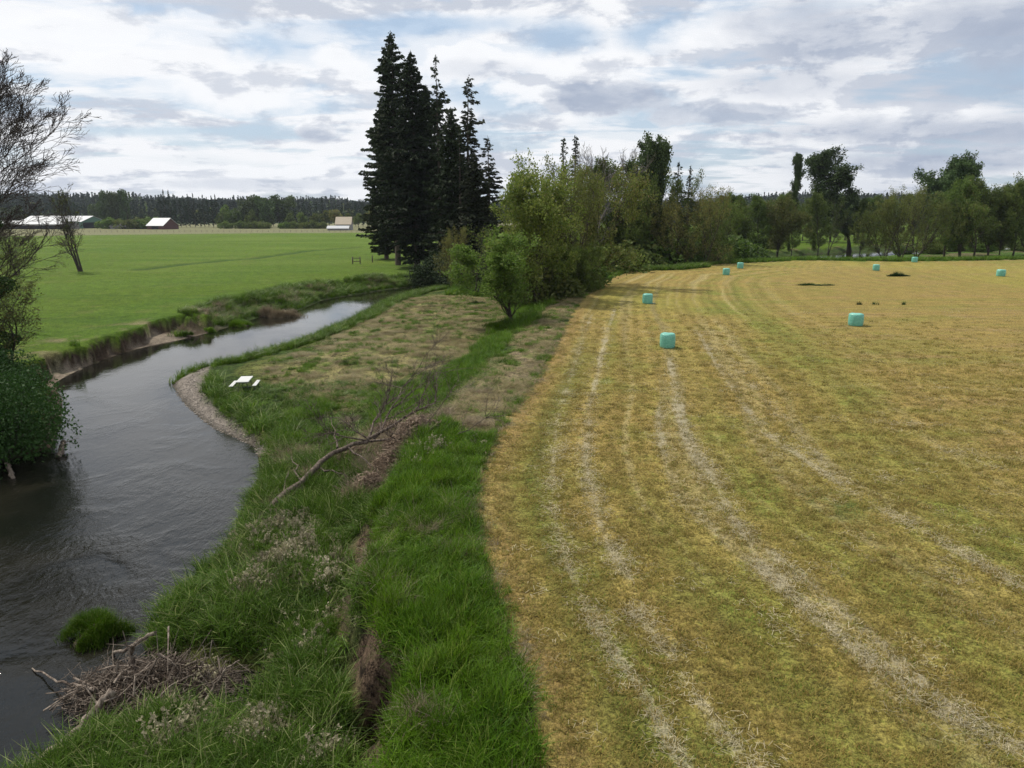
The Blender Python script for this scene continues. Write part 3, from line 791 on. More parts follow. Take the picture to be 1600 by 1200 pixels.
# shrubs: lobed mounds of leaves round a few stems
def shrub_meshes(seed, rx, ry, rz, lobes, n, size):
    rg = np.random.default_rng(seed)
    tb = Tubes(); C = []
    for i in range(lobes):
        a = rg.random() * 6.28; rr_ = math.sqrt(rg.random()) * 0.85
        c = np.array([math.cos(a) * rr_ * rx, math.sin(a) * rr_ * ry, rz * (0.25 + 0.6 * rg.random()) * (1 - 0.55 * rr_ ** 2)])
        lr_ = min(rx, rz) * (0.22 + 0.25 * rg.random())
        m = n // lobes
        d = rg.normal(size=(m, 3)); d /= np.linalg.norm(d, axis=1)[:, None]
        rad_ = lr_ * (0.72 + 0.36 * rg.random(m) ** 0.6)
        C.append(c + d * rad_[:, None])
        if i < 26:
            s = np.linspace(0, 1, 5)[:, None]
            b0 = np.array([c[0] * 0.3, c[1] * 0.3, -0.2])
            Pp = b0 * (1 - s) + c * s + rg.normal(size=(5, 3)) * 0.06
            tb.add(Pp, np.linspace(0.05, 0.015, 5), 4)
    C = np.concatenate(C); C = C[C[:, 2] > 0]
    Vv, F = quads_cloud(C, size, rg)
    return tb.mesh('shrub_stems'), leaf_mesh('shrub_leaves', Vv, F, rg)
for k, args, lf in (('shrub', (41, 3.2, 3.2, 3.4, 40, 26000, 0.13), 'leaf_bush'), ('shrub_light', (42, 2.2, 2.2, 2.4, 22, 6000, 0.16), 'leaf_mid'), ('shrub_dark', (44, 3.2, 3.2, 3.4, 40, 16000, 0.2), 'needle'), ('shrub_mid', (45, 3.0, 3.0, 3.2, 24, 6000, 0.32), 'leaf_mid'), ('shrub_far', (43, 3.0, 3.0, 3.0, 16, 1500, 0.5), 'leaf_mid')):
    a, b = shrub_meshes(*args)
    proto(k, 'shrub', 'shrub', [('stems', a, M['bark']), ('crown', b, M[lf])]); H0_[k] = args[3]

def tree(key, px, py, top, label, group=None, z=-1.2, wid=1.0, rot=None, name=None):
    x_, y_ = at(px, py, z)
    zz = hz(x_, y_)
    H = top_z(top, y_) - zz
    return plant(key, x_, y_, H, label, group, rot, zz, wid, name)

# --- the tall fir group by the river
GF = 'tall dark firs at the river bend'
tree('fir_a', 622, 414, 46, 'tallest dark fir with a forked ragged top, left side of the riverside fir group', GF, wid=1.0, rot=0.3)
tree('fir_b', 652, 418, 76, 'broad dense dark fir second tallest, just right of the tallest fir', GF, wid=1.05, rot=1.0)
tree('fir_slim', 689, 420, 84, 'slim dark fir with a thin bare spire in the riverside fir group', GF, wid=1.0, rot=2.0)
tree('fir_layer', 734, 424, 118, 'slim fir with separate layered boughs standing right of the fir group', GF, wid=1.35, rot=0.5)
tree('fir_b', 708, 428, 165, 'lower dense fir filling the gap between the slim spire and the layered fir', GF, wid=1.05, rot=4.0)
tree('fir_layer', 764, 430, 212, 'short pointed fir rightmost of the riverside fir group', GF, wid=1.5, rot=3.1)
tree('fir_b', 604, 405, 150, 'lower fir with long drooping boughs on the meadow side of the fir group', GF, wid=1.0, rot=5.0)
tree('fir_a', 672, 408, 130, 'dense fir behind the broad fir in the riverside group', GF, wid=1.15, rot=2.6)
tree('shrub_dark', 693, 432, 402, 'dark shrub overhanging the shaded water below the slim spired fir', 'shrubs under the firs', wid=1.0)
tree('fir_b', 744, 434, 236, 'low dense fir filling the foot of the layered fir', GF, wid=1.3, rot=1.7)
tree('fir_layer', 722, 430, 205, 'layered fir half hidden between the slim spire and the taller layered fir', GF, wid=1.3, rot=5.5)
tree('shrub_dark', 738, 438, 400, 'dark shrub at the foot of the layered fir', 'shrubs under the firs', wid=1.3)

# --- broadleaf trees of the middle belt
GM = 'spring broadleaf trees of the middle belt'
tree('willow_a', 800, 505, 352, 'front yellow-green willow with dark trunk standing in grass at the mown bank', GM, z=-1.0, wid=1.35, rot=0.4)
tree('willow_b', 842, 478, 236, 'tallest bright green willow right behind the front willow', GM, z=-1.0, wid=0.95, rot=1.2)
tree('willow_a', 815, 462, 290, 'fresh green willow between the bright tall willow and the river firs', GM, z=-1.2, wid=0.9, rot=3.0)
tree('maple_olive', 915, 452, 245, 'big olive-brown maple at the corner of the hay field', GM, z=-0.6, wid=0.75, rot=2.2)
tree('maple_brown', 885, 462, 262, 'brown-budded maple between the bright willow and the field-corner maple', GM, z=-0.8, wid=0.75, rot=0.9)
tree('willow_b', 900, 462, 375, 'low light green willow bushing out over the field corner', GM, z=-0.5, wid=1.1, rot=5.1)
tree('shrub_light', 905, 458, 418, 'dark green shrub at the edge of the field-corner shadow', 'shrubs at the field edge', z=-0.3, wid=1.1)
tree('bare_pale', 925, 425, 222, 'pale leafless tree rising behind the olive maple', GM, z=-1, rot=0.2)
tree('fir_small', 877, 412, 213, 'left one of the two small firs above the middle trees', 'small firs behind the middle trees', wid=0.9)
tree('fir_small', 894, 412, 210, 'right one of the two small firs above the middle trees', 'small firs behind the middle trees', wid=1.0, rot=2)
tree('cotton_a', 985, 412, 206, 'dark tall cottonwood over the middle of the tree belt', 'cottonwoods', z=-0.6, wid=0.95, rot=1.0)
tree('cotton_b', 1022, 411, 224, 'narrow cottonwood leaning beside the dark tall cottonwood', 'cottonwoods', z=-0.6, wid=0.7, rot=2.4)
tree('alder_mid', 955, 412, 250, 'brownish green alder left of the dark tall cottonwood', GM, z=-0.6, rot=1.5)
tree('willow_a', 1000, 414, 325, 'bright green low willow in front of the dark cottonwood trunks', GM, z=-0.4, wid=0.9, rot=0.0)
tree('maple_olive', 1035, 412, 265, 'olive maple between the cottonwoods and the round field-edge maple', GM, z=-0.4, wid=0.62, rot=4.4)
tree('maple_brown', 1093, 414, 288, 'round brown-olive maple standing alone at the field edge with two dark trunks', GM, z=-0.2, wid=0.78, rot=0.7)
tree('maple_olive', 1118, 409, 300, 'olive maple crown joined to the right side of the round maple', GM, z=-0.4, wid=0.58, rot=2.9)
tree('fir_small2', 1055, 392, 252, 'left of the two little fir spires beside the round maple', 'small firs behind the middle trees', z=-1.2)
tree('fir_small2', 1073, 392, 258, 'right of the two little fir spires beside the round maple', 'small firs behind the middle trees', z=-1.2, rot=2)

# small tree with a fallen stem by the water
fx, fy = at(740, 466, -2.0)
tr = tree('thin_tree', 742, 466, 348, 'small sparse tree with crooked low stems on the mown flat by the river', GM, z=-2.0, wid=1.25, rot=0.6)
tree('maple_brown', 716, 455, 352, 'small olive-brown tree overhanging the dark water', GM, z=-2.0, wid=0.55, rot=2.0)

# --- tree line at the back of the hay field
GB = 'trees along the back edge of the hay field'
back = [
 ('alder_multi', 1160, 392, 306, 0.9, 'grey-green alder immediately right of the round maple'),
 ('alder_mid', 1185, 392, 304, 0.8, 'slender alder in the low row behind the rough bank, nearest the round maple'),
 ('alder_multi', 1215, 391, 302, 0.85, 'multi-stemmed alder with dark trunks midway along the low row'),
 ('alder_mid', 1237, 390, 310, 0.7, 'small alder just left of the narrow cottonwood'),
 ('cotton_b', 1232, 387, 242, 0.62, 'narrow upright cottonwood with ragged tip'),
 ('alder_mid', 1278, 388, 300, 0.75, 'small alder between the narrow and the broad cottonwood'),
 ('thin_tree', 1294, 386, 305, 0.9, 'half-bare slender tree at the foot of the broad cottonwood'),
 ('cotton_a', 1328, 384, 227, 1.1, 'broad tall cottonwood with an open forked crown'),
 ('alder_mid', 1345, 385, 310, 0.7, 'dark alder tucked under the right side of the broad cottonwood'),
 ('maple_brown', 1380, 404, 312, 0.85, 'brown twiggy maple leftmost of the clump at the field edge'),
 ('maple_brown', 1407, 403, 288, 0.95, 'largest brown twiggy maple in the middle of the clump at the field edge'),
 ('maple_brown', 1432, 401, 296, 0.85, 'brown twiggy maple on the right of the field-edge clump'),
 ('cotton_round', 1446, 384, 238, 1.1, 'round-topped dark cottonwood behind the brown maple clump'),
 ('alder_mid', 1476, 398, 278, 0.9, 'green alder right beside the brown maple clump'),
 ('alder_multi', 1500, 398, 285, 0.9, 'multi-stemmed alder with three leaning trunks right of the green alder'),
 ('alder_mid', 1522, 397, 275, 0.95, 'leafy alder with a domed crown in the right tree row'),
 ('alder_multi', 1545, 396, 284, 0.9, 'alder left of the glimpse of pale river'),
 ('alder_mid', 1562, 396, 290, 0.7, 'thin alder standing before the glimpse of pale river'),
 ('alder_mid', 1583, 396, 280, 0.9, 'dark-stemmed alder right of the glimpse of pale river'),
 ('alder_multi', 1606, 395, 272, 0.9, 'alder cut by the right edge of the photo'),
 ('alder_mid', 1640, 396, 272, 0.9, 'alder beyond the right edge tree'),
 ('fir_small2', 1612, 370, 250, 1.0, 'dark fir tip peeping over the right end of the tree row'),
 ('alder_mid', 1135, 388, 300, 0.8, 'alder half hidden behind the round maple'),
]
for k, px, py, tp, w, lb_ in back:
    tree(k, px, py, tp, lb_, GB, z=-0.8, wid=w * (0.85 if 'maple' in k else 1.0 if 'alder' in k else 1.15 if k == 'cotton_a' else 1.0))
# undergrowth closes the foot of the back row, a second loose row stands beyond
ORDB = ['first', 'second', 'third', 'fourth', 'fifth', 'sixth', 'seventh', 'eighth', 'ninth', 'tenth', 'eleventh', 'twelfth', 'thirteenth', 'fourteenth', 'fifteenth', 'sixteenth', 'seventeenth', 'eighteenth', 'nineteenth', 'twentieth',
        'twenty-first', 'twenty-second', 'twenty-third', 'twenty-fourth', 'twenty-fifth', 'twenty-sixth']
UND = []
def later_rows():
    for i in range(24):
        px = 1120 + i * 22 + random.uniform(-6, 6)
        k = random.choice(['alder_mid', 'alder_multi', 'alder_mid', 'cotton_b'])
        x_, y_ = at(px, 377 + random.uniform(-3, 3), -1.2)
        if sdist(np.array([x_]), np.array([y_]), water_poly)[0] > -2: y_ += 40
        zz = hz(x_, y_)
        plant(k, x_, y_, top_z(random.uniform(300, 322), y_) - zz, 'dull green tree behind the back row of the hay field, %s from the left' % ORDB[i], 'far trees seen through the gaps of the back row', z=zz, wid=1.1)
    j = 0
    for i in range(26):
        px = 1128 + i * 19 + random.uniform(-8, 8)
        if 1548 < px < 1600: continue
        x_, y_ = at(px, 391 + random.uniform(-4, 3), -1.2)
        if sdist(np.array([x_]), np.array([y_]), water_poly)[0] > -3: continue
        zz = hz(x_, y_)
        plant('shrub_mid', x_, y_, random.uniform(2.0, 4.5), 'rounded green shrub at the foot of the back tree row, %s from the left' % ORDB[j], 'undergrowth shrubs of the back row', z=zz, wid=1.3); j += 1
    UNDL = ['green shrub under the field-corner maple, close to the shaded grass', 'green shrub at the foot of the dark tall cottonwood', 'green shrub between the cottonwood trunks and the round maple', 'low green shrub right of the round maple trunks',
            'wide green shrub on the corner where the field edge bends', 'green shrub behind the front willow trunk', 'shrub in the shade left of the dark cottonwood', 'green shrub under the brown-budded maple', 'green shrub left of the round maple trunks']
    for j, (px, py, tp) in enumerate(((960, 418, 375), (1010, 414, 372), (1045, 412, 370), (1120, 405, 368), (935, 430, 385), (850, 470, 420), (975, 405, 350), (880, 455, 400), (1070, 404, 362))):
        tree('shrub_mid', px, py, tp, UNDL[j], 'undergrowth shrubs of the middle trees', z=-0.8, wid=1.3)
later_rows()

# --- left: bare tree, ivy, thicket
tb, tips = branching(61, 26, stems=3, stem_lean=0.22, r0=0.30, nch=(18, 10, 7, 4), lr=(0.50, 0.46, 0.5, 0.55), t0=0.22, angs=(42, 34, 34, 34), prof=low, up=(0.04, 0.16, 0.12, 0.08), wobble=0.13, sides=(8, 5, 4, 3, 3), min_r=0.017, bias=np.array([1.0, 0, 0]))
bx_, by_ = at(-84, 585, -1.2)
bt = thing('bare_tree', 'large leafless tree with a fan of fine rising twigs at the left edge', 'tree', (bx_, by_, hz(bx_, by_)))
bt.rotation_euler = (0, 0, R(80)); bt.scale = (0.88, 0.88, 0.74)
obj('trunk', tb.mesh('bare_tree_limbs'), M['twig'], bt)
rg = np.random.default_rng(5)
n = 26000
hh = rg.random(n) ** 0.85 * 13.0
lump = (1.1 + 0.5 * np.sin(hh * 1.3) + 0.35 * np.sin(hh * 3.1 + 1)) * (0.6 + 0.6 * rg.random(n) ** 0.5) * np.clip((13.6 - hh) / 2.5, 0.15, 1)
aa = rg.random(n) * 6.28
C = np.stack([np.cos(aa) * lump * 1.15 + 0.1, np.sin(aa) * lump, hh + 0.4], 1)
C += 0.35 * np.stack([np.sin(C[:, 2] * 2.1 + aa * 3), np.cos(C[:, 2] * 1.7 + aa * 2), 0 * aa], 1)
Vv, F = quads_cloud(C, 0.2, rg)
ix, iy = at(-22, 588, -1.2)
it = thing('ivy_clad_tree', 'dark green ivy-smothered trunk at the left edge in front of the bare tree', 'tree', (ix, iy, hz(ix, iy)))
tbi = Tubes(); tbi.add([(0, 0, -0.3), (0.2, 0.1, 4), (0.1, 0, 9), (0.3, 0, 12.5)], [0.35, 0.28, 0.2, 0.08], 8)
obj('trunk', tbi.mesh('ivy_trunk'), M['bark'], it)
obj('crown', leaf_mesh('ivy_leaves', Vv, F, rg), M['leaf_bush'], it)
sel = tips[(tips[:, 2] < 13)]
obj('buds', crown_from_tips('bud_leaves', sel, 5000, 0.12, 77, 0.2), M['leaf_mid'], bt)
GL = 'trees on the left bank'
x_, y_ = at(-20, 600, -1.2)
plant('thin_tree', x_ - 1, y_ + 4, 7.5, 'low twiggy tree with first leaves at the left edge over the meadow', GL, wid=1.5)
x_, y_ = at(-30, 500, -1.2)
plant('thin_tree', x_ , y_, 9.5, 'taller twiggy tree behind the ivy-clad trunk at the left edge', GL, wid=1.3, rot=2.0)
x_, y_ = at(8, 555, -1.2)
plant('thin_tree', x_ - 1, y_, 6.0, 'low spreading twiggy bush over the cut bank right of the ivy', GL, wid=1.6, rot=4.0)
x_, y_ = at(30, 520, -1.2)
plant('thin_tree', x_ - 2, y_, 7.0, 'sparse twiggy tree leaning into view above the cut bank on the left', GL, wid=1.2)
broad('field_tree', 'bare_tree', 'tree', 13, 'twig', 'leaf_brown', 91, 700, 0.25, 0.2, stems=3, stem_lean=0.30, r0=0.24, nch=(11, 6, 5), lr=(0.40, 0.5, 0.5), t0=0.2, angs=(50, 40, 38), prof=low, up=(0.05, 0.12, 0.1), min_r=0.02)
tree('field_tree', 126, 424, 284, 'lone nearly bare tree with forked trunk in the green meadow', GL, z=-1.2, wid=0.85, rot=1.0)
tree('field_tree', 28, 430, 330, 'bare tree at the far left of the meadow beside the lone forked one', GL, z=-1.2, wid=0.9, rot=2.0)
GT = 'dark thicket shrubs on the left bank'
for i, (px, py, tp, w, lb_) in enumerate([
    (-30, 704, 582, 0.8, 'dark leafy shrub at the water corner, rightmost of the left-bank thicket'),
    (-110, 712, 575, 0.9, 'dark leafy shrub cut by the photo edge in the left-bank thicket'),
    (-50, 655, 570, 0.9, 'dark leafy shrub at the middle of the left-bank thicket'),
    (12, 640, 584, 0.62, 'lower shrub of the left-bank thicket beside the small sand beach'),
    (-50, 650, 545, 1.3, 'tall shrub at the back of the left-bank thicket')]):
    x_, y_ = at(px, py, -2.2)
    dq = sdist(np.array([x_]), np.array([y_]), water_poly)[0]
    zz = max(hz(x_, y_), -2.9)
    plant('shrub', x_, y_, top_z(tp, y_) - zz, lb_, GT, z=zz, wid=w)

# --- far trees beyond the meadow
conf_lo = []
for s_ in (71, 72, 73):
    a, b = conifer_meshes(s_, 30, 5.5, 70, 8, t0=0.08, size=2.2, r0=0.4)
    k = 'fir_far%d' % s_
    proto(k, 'fir_tree', 'fir tree', [('trunk', a, M['bark_fir']), ('crown', b, M['needle_far'])]); H0_[k] = 30; conf_lo.append(k)
def blob_tree(seed, H, W, n, size, leaf):
    rg = np.random.default_rng(seed)
    tb = Tubes(); tb.add(np.array([[0, 0, -0.5], [0, 0, H * 0.25], [0.2, 0, H * 0.6]]), [0.5, 0.4, 0.15], 5)
    C = []
    for i in range(16):
        a = rg.random() * 6.28; q_ = math.sqrt(rg.random()) * W * 0.33
        tz_ = 0.22 + 0.68 * rg.random()
        c = np.array([math.cos(a) * q_ * 1.2, math.sin(a) * q_ * 1.2, H * tz_])
        d = rg.normal(size=(n // 16, 3)); d /= np.linalg.norm(d, axis=1)[:, None]
        C.append(c + d * (W * 0.20 * (0.6 + 0.5 * rg.random(n // 16)))[:, None] * np.array([1, 1, 1.1]))
        tb.add(np.array([[0, 0, H * 0.2], c * np.array([.5, .5, .8]), c]), [0.2, 0.12, 0.05], 4)
    C = np.concatenate(C)
    Vv, F = quads_cloud(C, size, rg, 0.8)
    return tb.mesh('far_trunk'), leaf_mesh('far_crown', Vv, F, rg)
dec_lo = []
for s_, leaf in ((81, 'leaf_dark'), (82, 'leaf_mid'), (83, 'leaf_olive'), (84, 'leaf_dark')):
    a, b = blob_tree(s_, 22, 17, 1500, 1.5, leaf)
    k = 'far_broad%d' % s_
    proto(k, 'broadleaf_tree', 'tree', [('trunk', a, M['bark']), ('crown', b, M[leaf])]); H0_[k] = 22; dec_lo.append(k)
GFAR = 'firs of the far meadow treeline'; GFB = 'broadleaf trees of the far meadow treeline'
def far_tree(key, px, top, label, group, dist, wid=1.0):
    u = (px - 800) / FPX
    y_ = dist; x_ = u * dist * (CT + 0.2 * ST)
    zz = hz(x_, y_)
    plant(key, x_, y_, top_z(top, y_) - zz, label, group, z=zz, wid=wid)
random.seed(3)
ORD_ = None
ORD = ['first', 'second', 'third', 'fourth', 'fifth', 'sixth', 'seventh', 'eighth', 'ninth', 'tenth', 'eleventh', 'twelfth', 'thirteenth', 'fourteenth', 'fifteenth', 'sixteenth', 'seventeenth', 'eighteenth', 'nineteenth', 'twentieth',
       'twenty-first', 'twenty-second', 'twenty-third', 'twenty-fourth', 'twenty-fifth', 'twenty-sixth', 'twenty-seventh', 'twenty-eighth', 'twenty-ninth', 'thirtieth', 'thirty-first', 'thirty-second', 'thirty-third', 'thirty-fourth']
def nth(i, text): return text.replace('NTH', ORD[i] + ' from the left')
for i_, px in enumerate((192, 200, 209, 218, 226)): far_tree('far_broad81', px, 298 + random.uniform(0, 8), nth(i_, 'tall dark poplar of the clump right behind the long metal barn, NTH'), 'dark poplars behind the long barn', 690, 0.5)
for i_, px in enumerate((236, 246)): far_tree(random.choice(conf_lo), px, 318 + random.uniform(0, 6), nth(i_, 'short dark fir between the poplar clump and the white-roofed shed, NTH'), GFAR, 720)
for i_, px in enumerate((276, 283, 290, 297, 305, 312, 318, 326, 334, 340, 346, 353, 359)): far_tree(random.choice(conf_lo), px, 296 + random.uniform(0, 13) + (6 if 300 < px < 325 else 0), nth(i_, 'dark fir in the close row behind the white-roofed shed, NTH'), GFAR, 670 + random.uniform(-20, 20), 0.75)
for i_, px in enumerate((366, 378, 390, 399)): far_tree('far_broad82', px, 322 + random.uniform(-3, 6), nth(i_, 'light green low tree right of the dark fir row, NTH'), GFB, 660, 0.9)
for i_, px in enumerate((405, 420, 432, 452, 462)): far_tree('far_broad84', px, 297 + random.uniform(0, 9), nth(i_, 'tall dark broadleaf tree midway along the far treeline, NTH'), GFB, 670 + random.uniform(-15, 25), 0.75)
for i_, px in enumerate((398, 443, 474, 482, 490, 499, 508, 517, 527, 537, 546, 556, 566, 577)): far_tree(random.choice(conf_lo), px, 307 + random.uniform(0, 12), nth(i_, 'dark fir in the far treeline left of the river firs, NTH'), GFAR, 720 + random.uniform(-20, 60), 0.9)
for i_, px in enumerate((410, 436, 468, 486, 505, 522, 538, 555, 570, 590, 605)): far_tree('far_broad83' if random.random() < .5 else 'far_broad82', px, 330 + random.uniform(-4, 6), nth(i_, 'olive green low tree along the foot of the far treeline, NTH'), GFB, 650 + random.uniform(-10, 10), 1.0)
for i_, px in enumerate((4, 22, 40, 60, 78, 96, 112, 130, 148, 164, 180)): far_tree(random.choice(dec_lo + conf_lo), px, 318 + random.uniform(-4, 8), nth(i_, 'dull green tree in the mass behind the long metal barn, NTH'), 'trees behind the long barn', 760 + random.uniform(-20, 20), 0.9)
for i_, px in enumerate((196, 212, 256, 266, 240)): far_tree('shrub_far', px, 343 + random.uniform(-3, 3), nth(i_, 'rounded bush in the farmyard hedge by the white-roofed shed, NTH'), 'far hedge bushes', 600, 1.2)
for i_, px in enumerate((370, 392, 408, 415, 426, 460, 472, 486, 500, 516)): far_tree('shrub_far', px, 347 + random.uniform(-2, 2), nth(i_, 'rounded bush along the far meadow edge, NTH'), 'far hedge bushes', 610, 1.2)

# --- forest on the hills (one mass)
def scatter(name, P, protos, rot=None, scl=None, kind='stuff', tilt=None):
    """P (n,3) points, protos list of objects; one object with geometry nodes"""
    n = len(P)
    me = bpy.data.meshes.new(name); me.vertices.add(n); me.vertices.foreach_set('co', np.asarray(P, np.float32).ravel())
    ra = np.zeros((n, 3), np.float32)
    if tilt is not None: ra[:, :2] = tilt
    ra[:, 2] = rng.random(n) * 6.283 if rot is None else rot
    a = me.attributes.new('rot', 'FLOAT_VECTOR', 'POINT'); a.data.foreach_set('vector', ra.ravel())
    s = np.ones((n, 3), np.float32) * (np.asarray(scl).reshape(n, -1) if scl is not None else 1)
    a = me.attributes.new('scl', 'FLOAT_VECTOR', 'POINT'); a.data.foreach_set('vector', s.astype(np.float32).ravel())
    a = me.attributes.new('pick', 'INT', 'POINT'); a.data.foreach_set('value', rng.integers(0, len(protos), n).astype(np.int32))
    coll = bpy.data.collections.new(name + '_models')
    for o in protos: coll.objects.link(o)
    ng = bpy.data.node_groups.new(name + '_nodes', 'GeometryNodeTree')
    ng.interface.new_socket('Geometry', in_out='INPUT', socket_type='NodeSocketGeometry')
    ng.interface.new_socket('Geometry', in_out='OUTPUT', socket_type='NodeSocketGeometry')
    N = ng.nodes; L = ng.links
    i_ = N.new('NodeGroupInput'); o_ = N.new('NodeGroupOutput')
    ci = N.new('GeometryNodeCollectionInfo'); ci.inputs['Collection'].default_value = coll; ci.inputs['Separate Children'].default_value = True; ci.inputs['Reset Children'].default_value = True
    ip = N.new('GeometryNodeInstanceOnPoints'); ip.inputs['Pick Instance'].default_value = True
    def att(nm, dt):
        q_ = N.new('GeometryNodeInputNamedAttribute'); q_.data_type = dt; q_.inputs['Name'].default_value = nm
        return [s_ for s_ in q_.outputs if s_.enabled and s_.name == 'Attribute'][0]
    L.new(i_.outputs[0], ip.inputs['Points']); L.new(ci.outputs[0], ip.inputs['Instance'])
    L.new(att('pick', 'INT'), ip.inputs['Instance Index']); L.new(att('scl', 'FLOAT_VECTOR'), ip.inputs['Scale'])
    er = N.new('FunctionNodeEulerToRotation'); L.new(att('rot', 'FLOAT_VECTOR'), er.inputs[0]); L.new(er.outputs[0], ip.inputs['Rotation'])
    L.new(ip.outputs[0], o_.inputs[0])
    ob = bpy.data.objects.new(name, me); COL.objects.link(ob)
    md = ob.modifiers.new('scatter', 'NODES'); md.node_group = ng
    tag(ob, kind=kind)
    return ob
def loose(name, me, mt):
    o = bpy.data.objects.new(name, me)
    if not me.materials: me.materials.append(mt)
    return o
def forest_model(seed, kind):
    rg = np.random.default_rng(seed)
    if kind == 'fir':
        C = []; D = []
        for i in range(70):
            t = rg.random() ** 0.8; a = rg.random() * 6.28; r_ = 3.2 * (1 - t) * (0.5 + 0.5 * rg.random()) + 0.1
            C.append([math.cos(a) * r_ * .6, math.sin(a) * r_ * .6, 2 + t * 21]); D.append([math.cos(a), math.sin(a), -0.6])
        Vv, F = quads_cloud(np.array(C), 3.0, rg, 0.6, np.array(D))
        return leaf_mesh('forest_fir', Vv, F, rg)
    c = rg.normal(size=(90, 3)); c /= np.linalg.norm(c, axis=1)[:, None]
    c = c * np.array([5.0, 5.0, 6.0]) * (0.7 + 0.4 * rg.random((90, 1))) + np.array([0, 0, 9.0])
    Vv, F = quads_cloud(c, 3.4, rg, 0.9)
    return leaf_mesh('forest_broad', Vv, F, rg)
fmods = [loose('forest_fir_%d' % i, forest_model(200 + i, 'fir'), M['needle_far']) for i in range(4)] + [loose('forest_broad_0', forest_model(210, 'b'), M['leaf_dark']), loose('forest_broad_1', forest_model(211, 'b'), M['leaf_mid'])]
nF = 52000
fa = np.radians(rng.uniform(-48, 48, nF)); fr = 1080 + 1500 * rng.random(nF) ** 1.2
fx_, fy_ = fr * np.sin(fa), fr * np.cos(fa)
kk = (fbm(fx_ / 160, fy_ / 160, 301) > 0.30)
fx_, fy_ = fx_[kk], fy_[kk]
scatter('forest', np.stack([fx_, fy_, height(fx_, fy_)], 1), fmods, scl=((0.55 + 0.5 * rng.random(len(fx_))) * (0.65 + 0.9 * fbm(fx_ / 55, fy_ / 90, 303)))[:, None])

# ------------------------------------------------------------------ farm buildings
def simple_mat(name, c, rough=0.7, nz=0.15, scale=3.0, metal=0.0):
    m, g = mat(name)
    tcn = g.n('ShaderNodeTexCoord'); n_ = g.noise(tcn.outputs['Object'], scale, 5)
    k = g.lin(n_, 0.3, 0.7, 1 - nz, 1 + nz)
    return finish(m, g, g.mix(1.0, c, g.comb(k, k, k), 'MULTIPLY'), rough, n_, 0.15, 0.02, spec=0.4)
M['roof_metal'] = simple_mat('pale_metal_roof', (0.38, 0.39, 0.39), 0.55)
M['roof_tan'] = simple_mat('tan_shingle_roof', (0.40, 0.34, 0.25), 0.9)
M['wall_red'] = simple_mat('dark_red_boards', (0.10, 0.05, 0.045), 0.9)
M['wall_green'] = simple_mat('green_metal_siding', (0.09, 0.17, 0.13), 0.7)
M['wall_grey'] = simple_mat('grey_boards', (0.25, 0.24, 0.23), 0.9)
M['dark'] = simple_mat('dark_opening', (0.015, 0.016, 0.018), 0.9)
def box_v(x0, x1, y0, y1, z0, z1):
    v = [(x0, y0, z0), (x1, y0, z0), (x1, y1, z0), (x0, y1, z0), (x0, y0, z1), (x1, y0, z1), (x1, y1, z1), (x0, y1, z1)]
    f = [(0, 3, 2, 1), (4, 5, 6, 7), (0, 1, 5, 4), (1, 2, 6, 5), (2, 3, 7, 6), (3, 0, 4, 7)]
    return v, f
def boxes(name, lst):
    V_ = []; F_ = []
    for b in lst:
        v, f = box_v(*b); o = len(V_); V_ += v; F_ += [tuple(i + o for i in q_) for q_ in f]
    return new_mesh(name, V_, F_)
def gable(name, label, cat, px, py, dist, w, d, h, rh, wallm, roofm, rot=0.0, doors=(), over=0.6):
    """gable ridge runs along local x; w along x, d along y"""
    u = (px - 800) / FPX
    y_ = dist; x_ = u * dist * (CT + 0.2 * ST)
    r = thing(name, label, cat, (x_, y_, hz(x_, y_) - 0.1)); r.rotation_euler = (0, 0, rot)
    W, D = w / 2, d / 2
    v = [(-W, -D, 0), (W, -D, 0), (W, D, 0), (-W, D, 0), (-W, -D, h), (W, -D, h), (W, D, h), (-W, D, h), (-W, 0, h + rh), (W, 0, h + rh)]
    me = bpy.data.meshes.new('wall'); me.from_pydata(v, [], [(0, 1, 5, 4), (2, 3, 7, 6), (1, 2, 6, 9, 5), (3, 0, 4, 8, 7)])
    obj('wall', me, wallm, r)
    t = 0.25; e = rh / D
    rv = []
    for s in (-1, 1):
        y0, z0 = s * (D + over), h - over * e
        rv.append([(-W - over, y0, z0 + .05), (W + over, y0, z0 + .05), (W + over, 0, h + rh + .05), (-W - over, 0, h + rh + .05)])
    for i, q_ in enumerate(rv):
        vv = q_ + [(a, b, c + t) for a, b, c in q_]
        f = [(0, 1, 2, 3), (7, 6, 5, 4), (0, 4, 5, 1), (1, 5, 6, 2), (2, 6, 7, 3), (3, 7, 4, 0)]
        obj('roof_panel', new_mesh('roof_panel', vv, f), roofm, r)
    for (dx0, dx1, dh, face) in doors:
        b = (dx0, dx1, -D - 0.12, -D + 0.1, 0, dh) if face == 's' else (W - 0.1, W + 0.12, dx0, dx1, 0, dh)
        obj('door', boxes('door', [b]), M['dark'], r)
    return r
gable('long_barn', 'long pale metal-roofed barn with a green open gable end', 'barn', 128, 354, 640, 62, 28, 5.5, 4.6, M['wall_green'], M['roof_metal'], R(-12), doors=((-12, 12, 5.0, 'e'),))
gable('long_barn', 'low pale metal-roofed lean-to barn in front of the green-gabled one', 'barn', 88, 356, 600, 62, 18, 3.8, 2.6, M['wall_grey'], M['roof_metal'], R(-8), doors=((-36, 36, 2.8, 's'),))
gable('farm_shed', 'small dark red shed with bright white metal roof', 'shed', 277, 354, 590, 15, 18, 3.0, 5.6, M['wall_red'], M['roof_metal'], R(-14), doors=((-3, 3, 2.8, 's'),))
gable('old_barn', 'old barn with steep tan roof and pale lean-to skirt beside the firs', 'barn', 549, 354, 560, 11, 12, 4.5, 5.0, M['wall_grey'], M['roof_tan'], R(4))
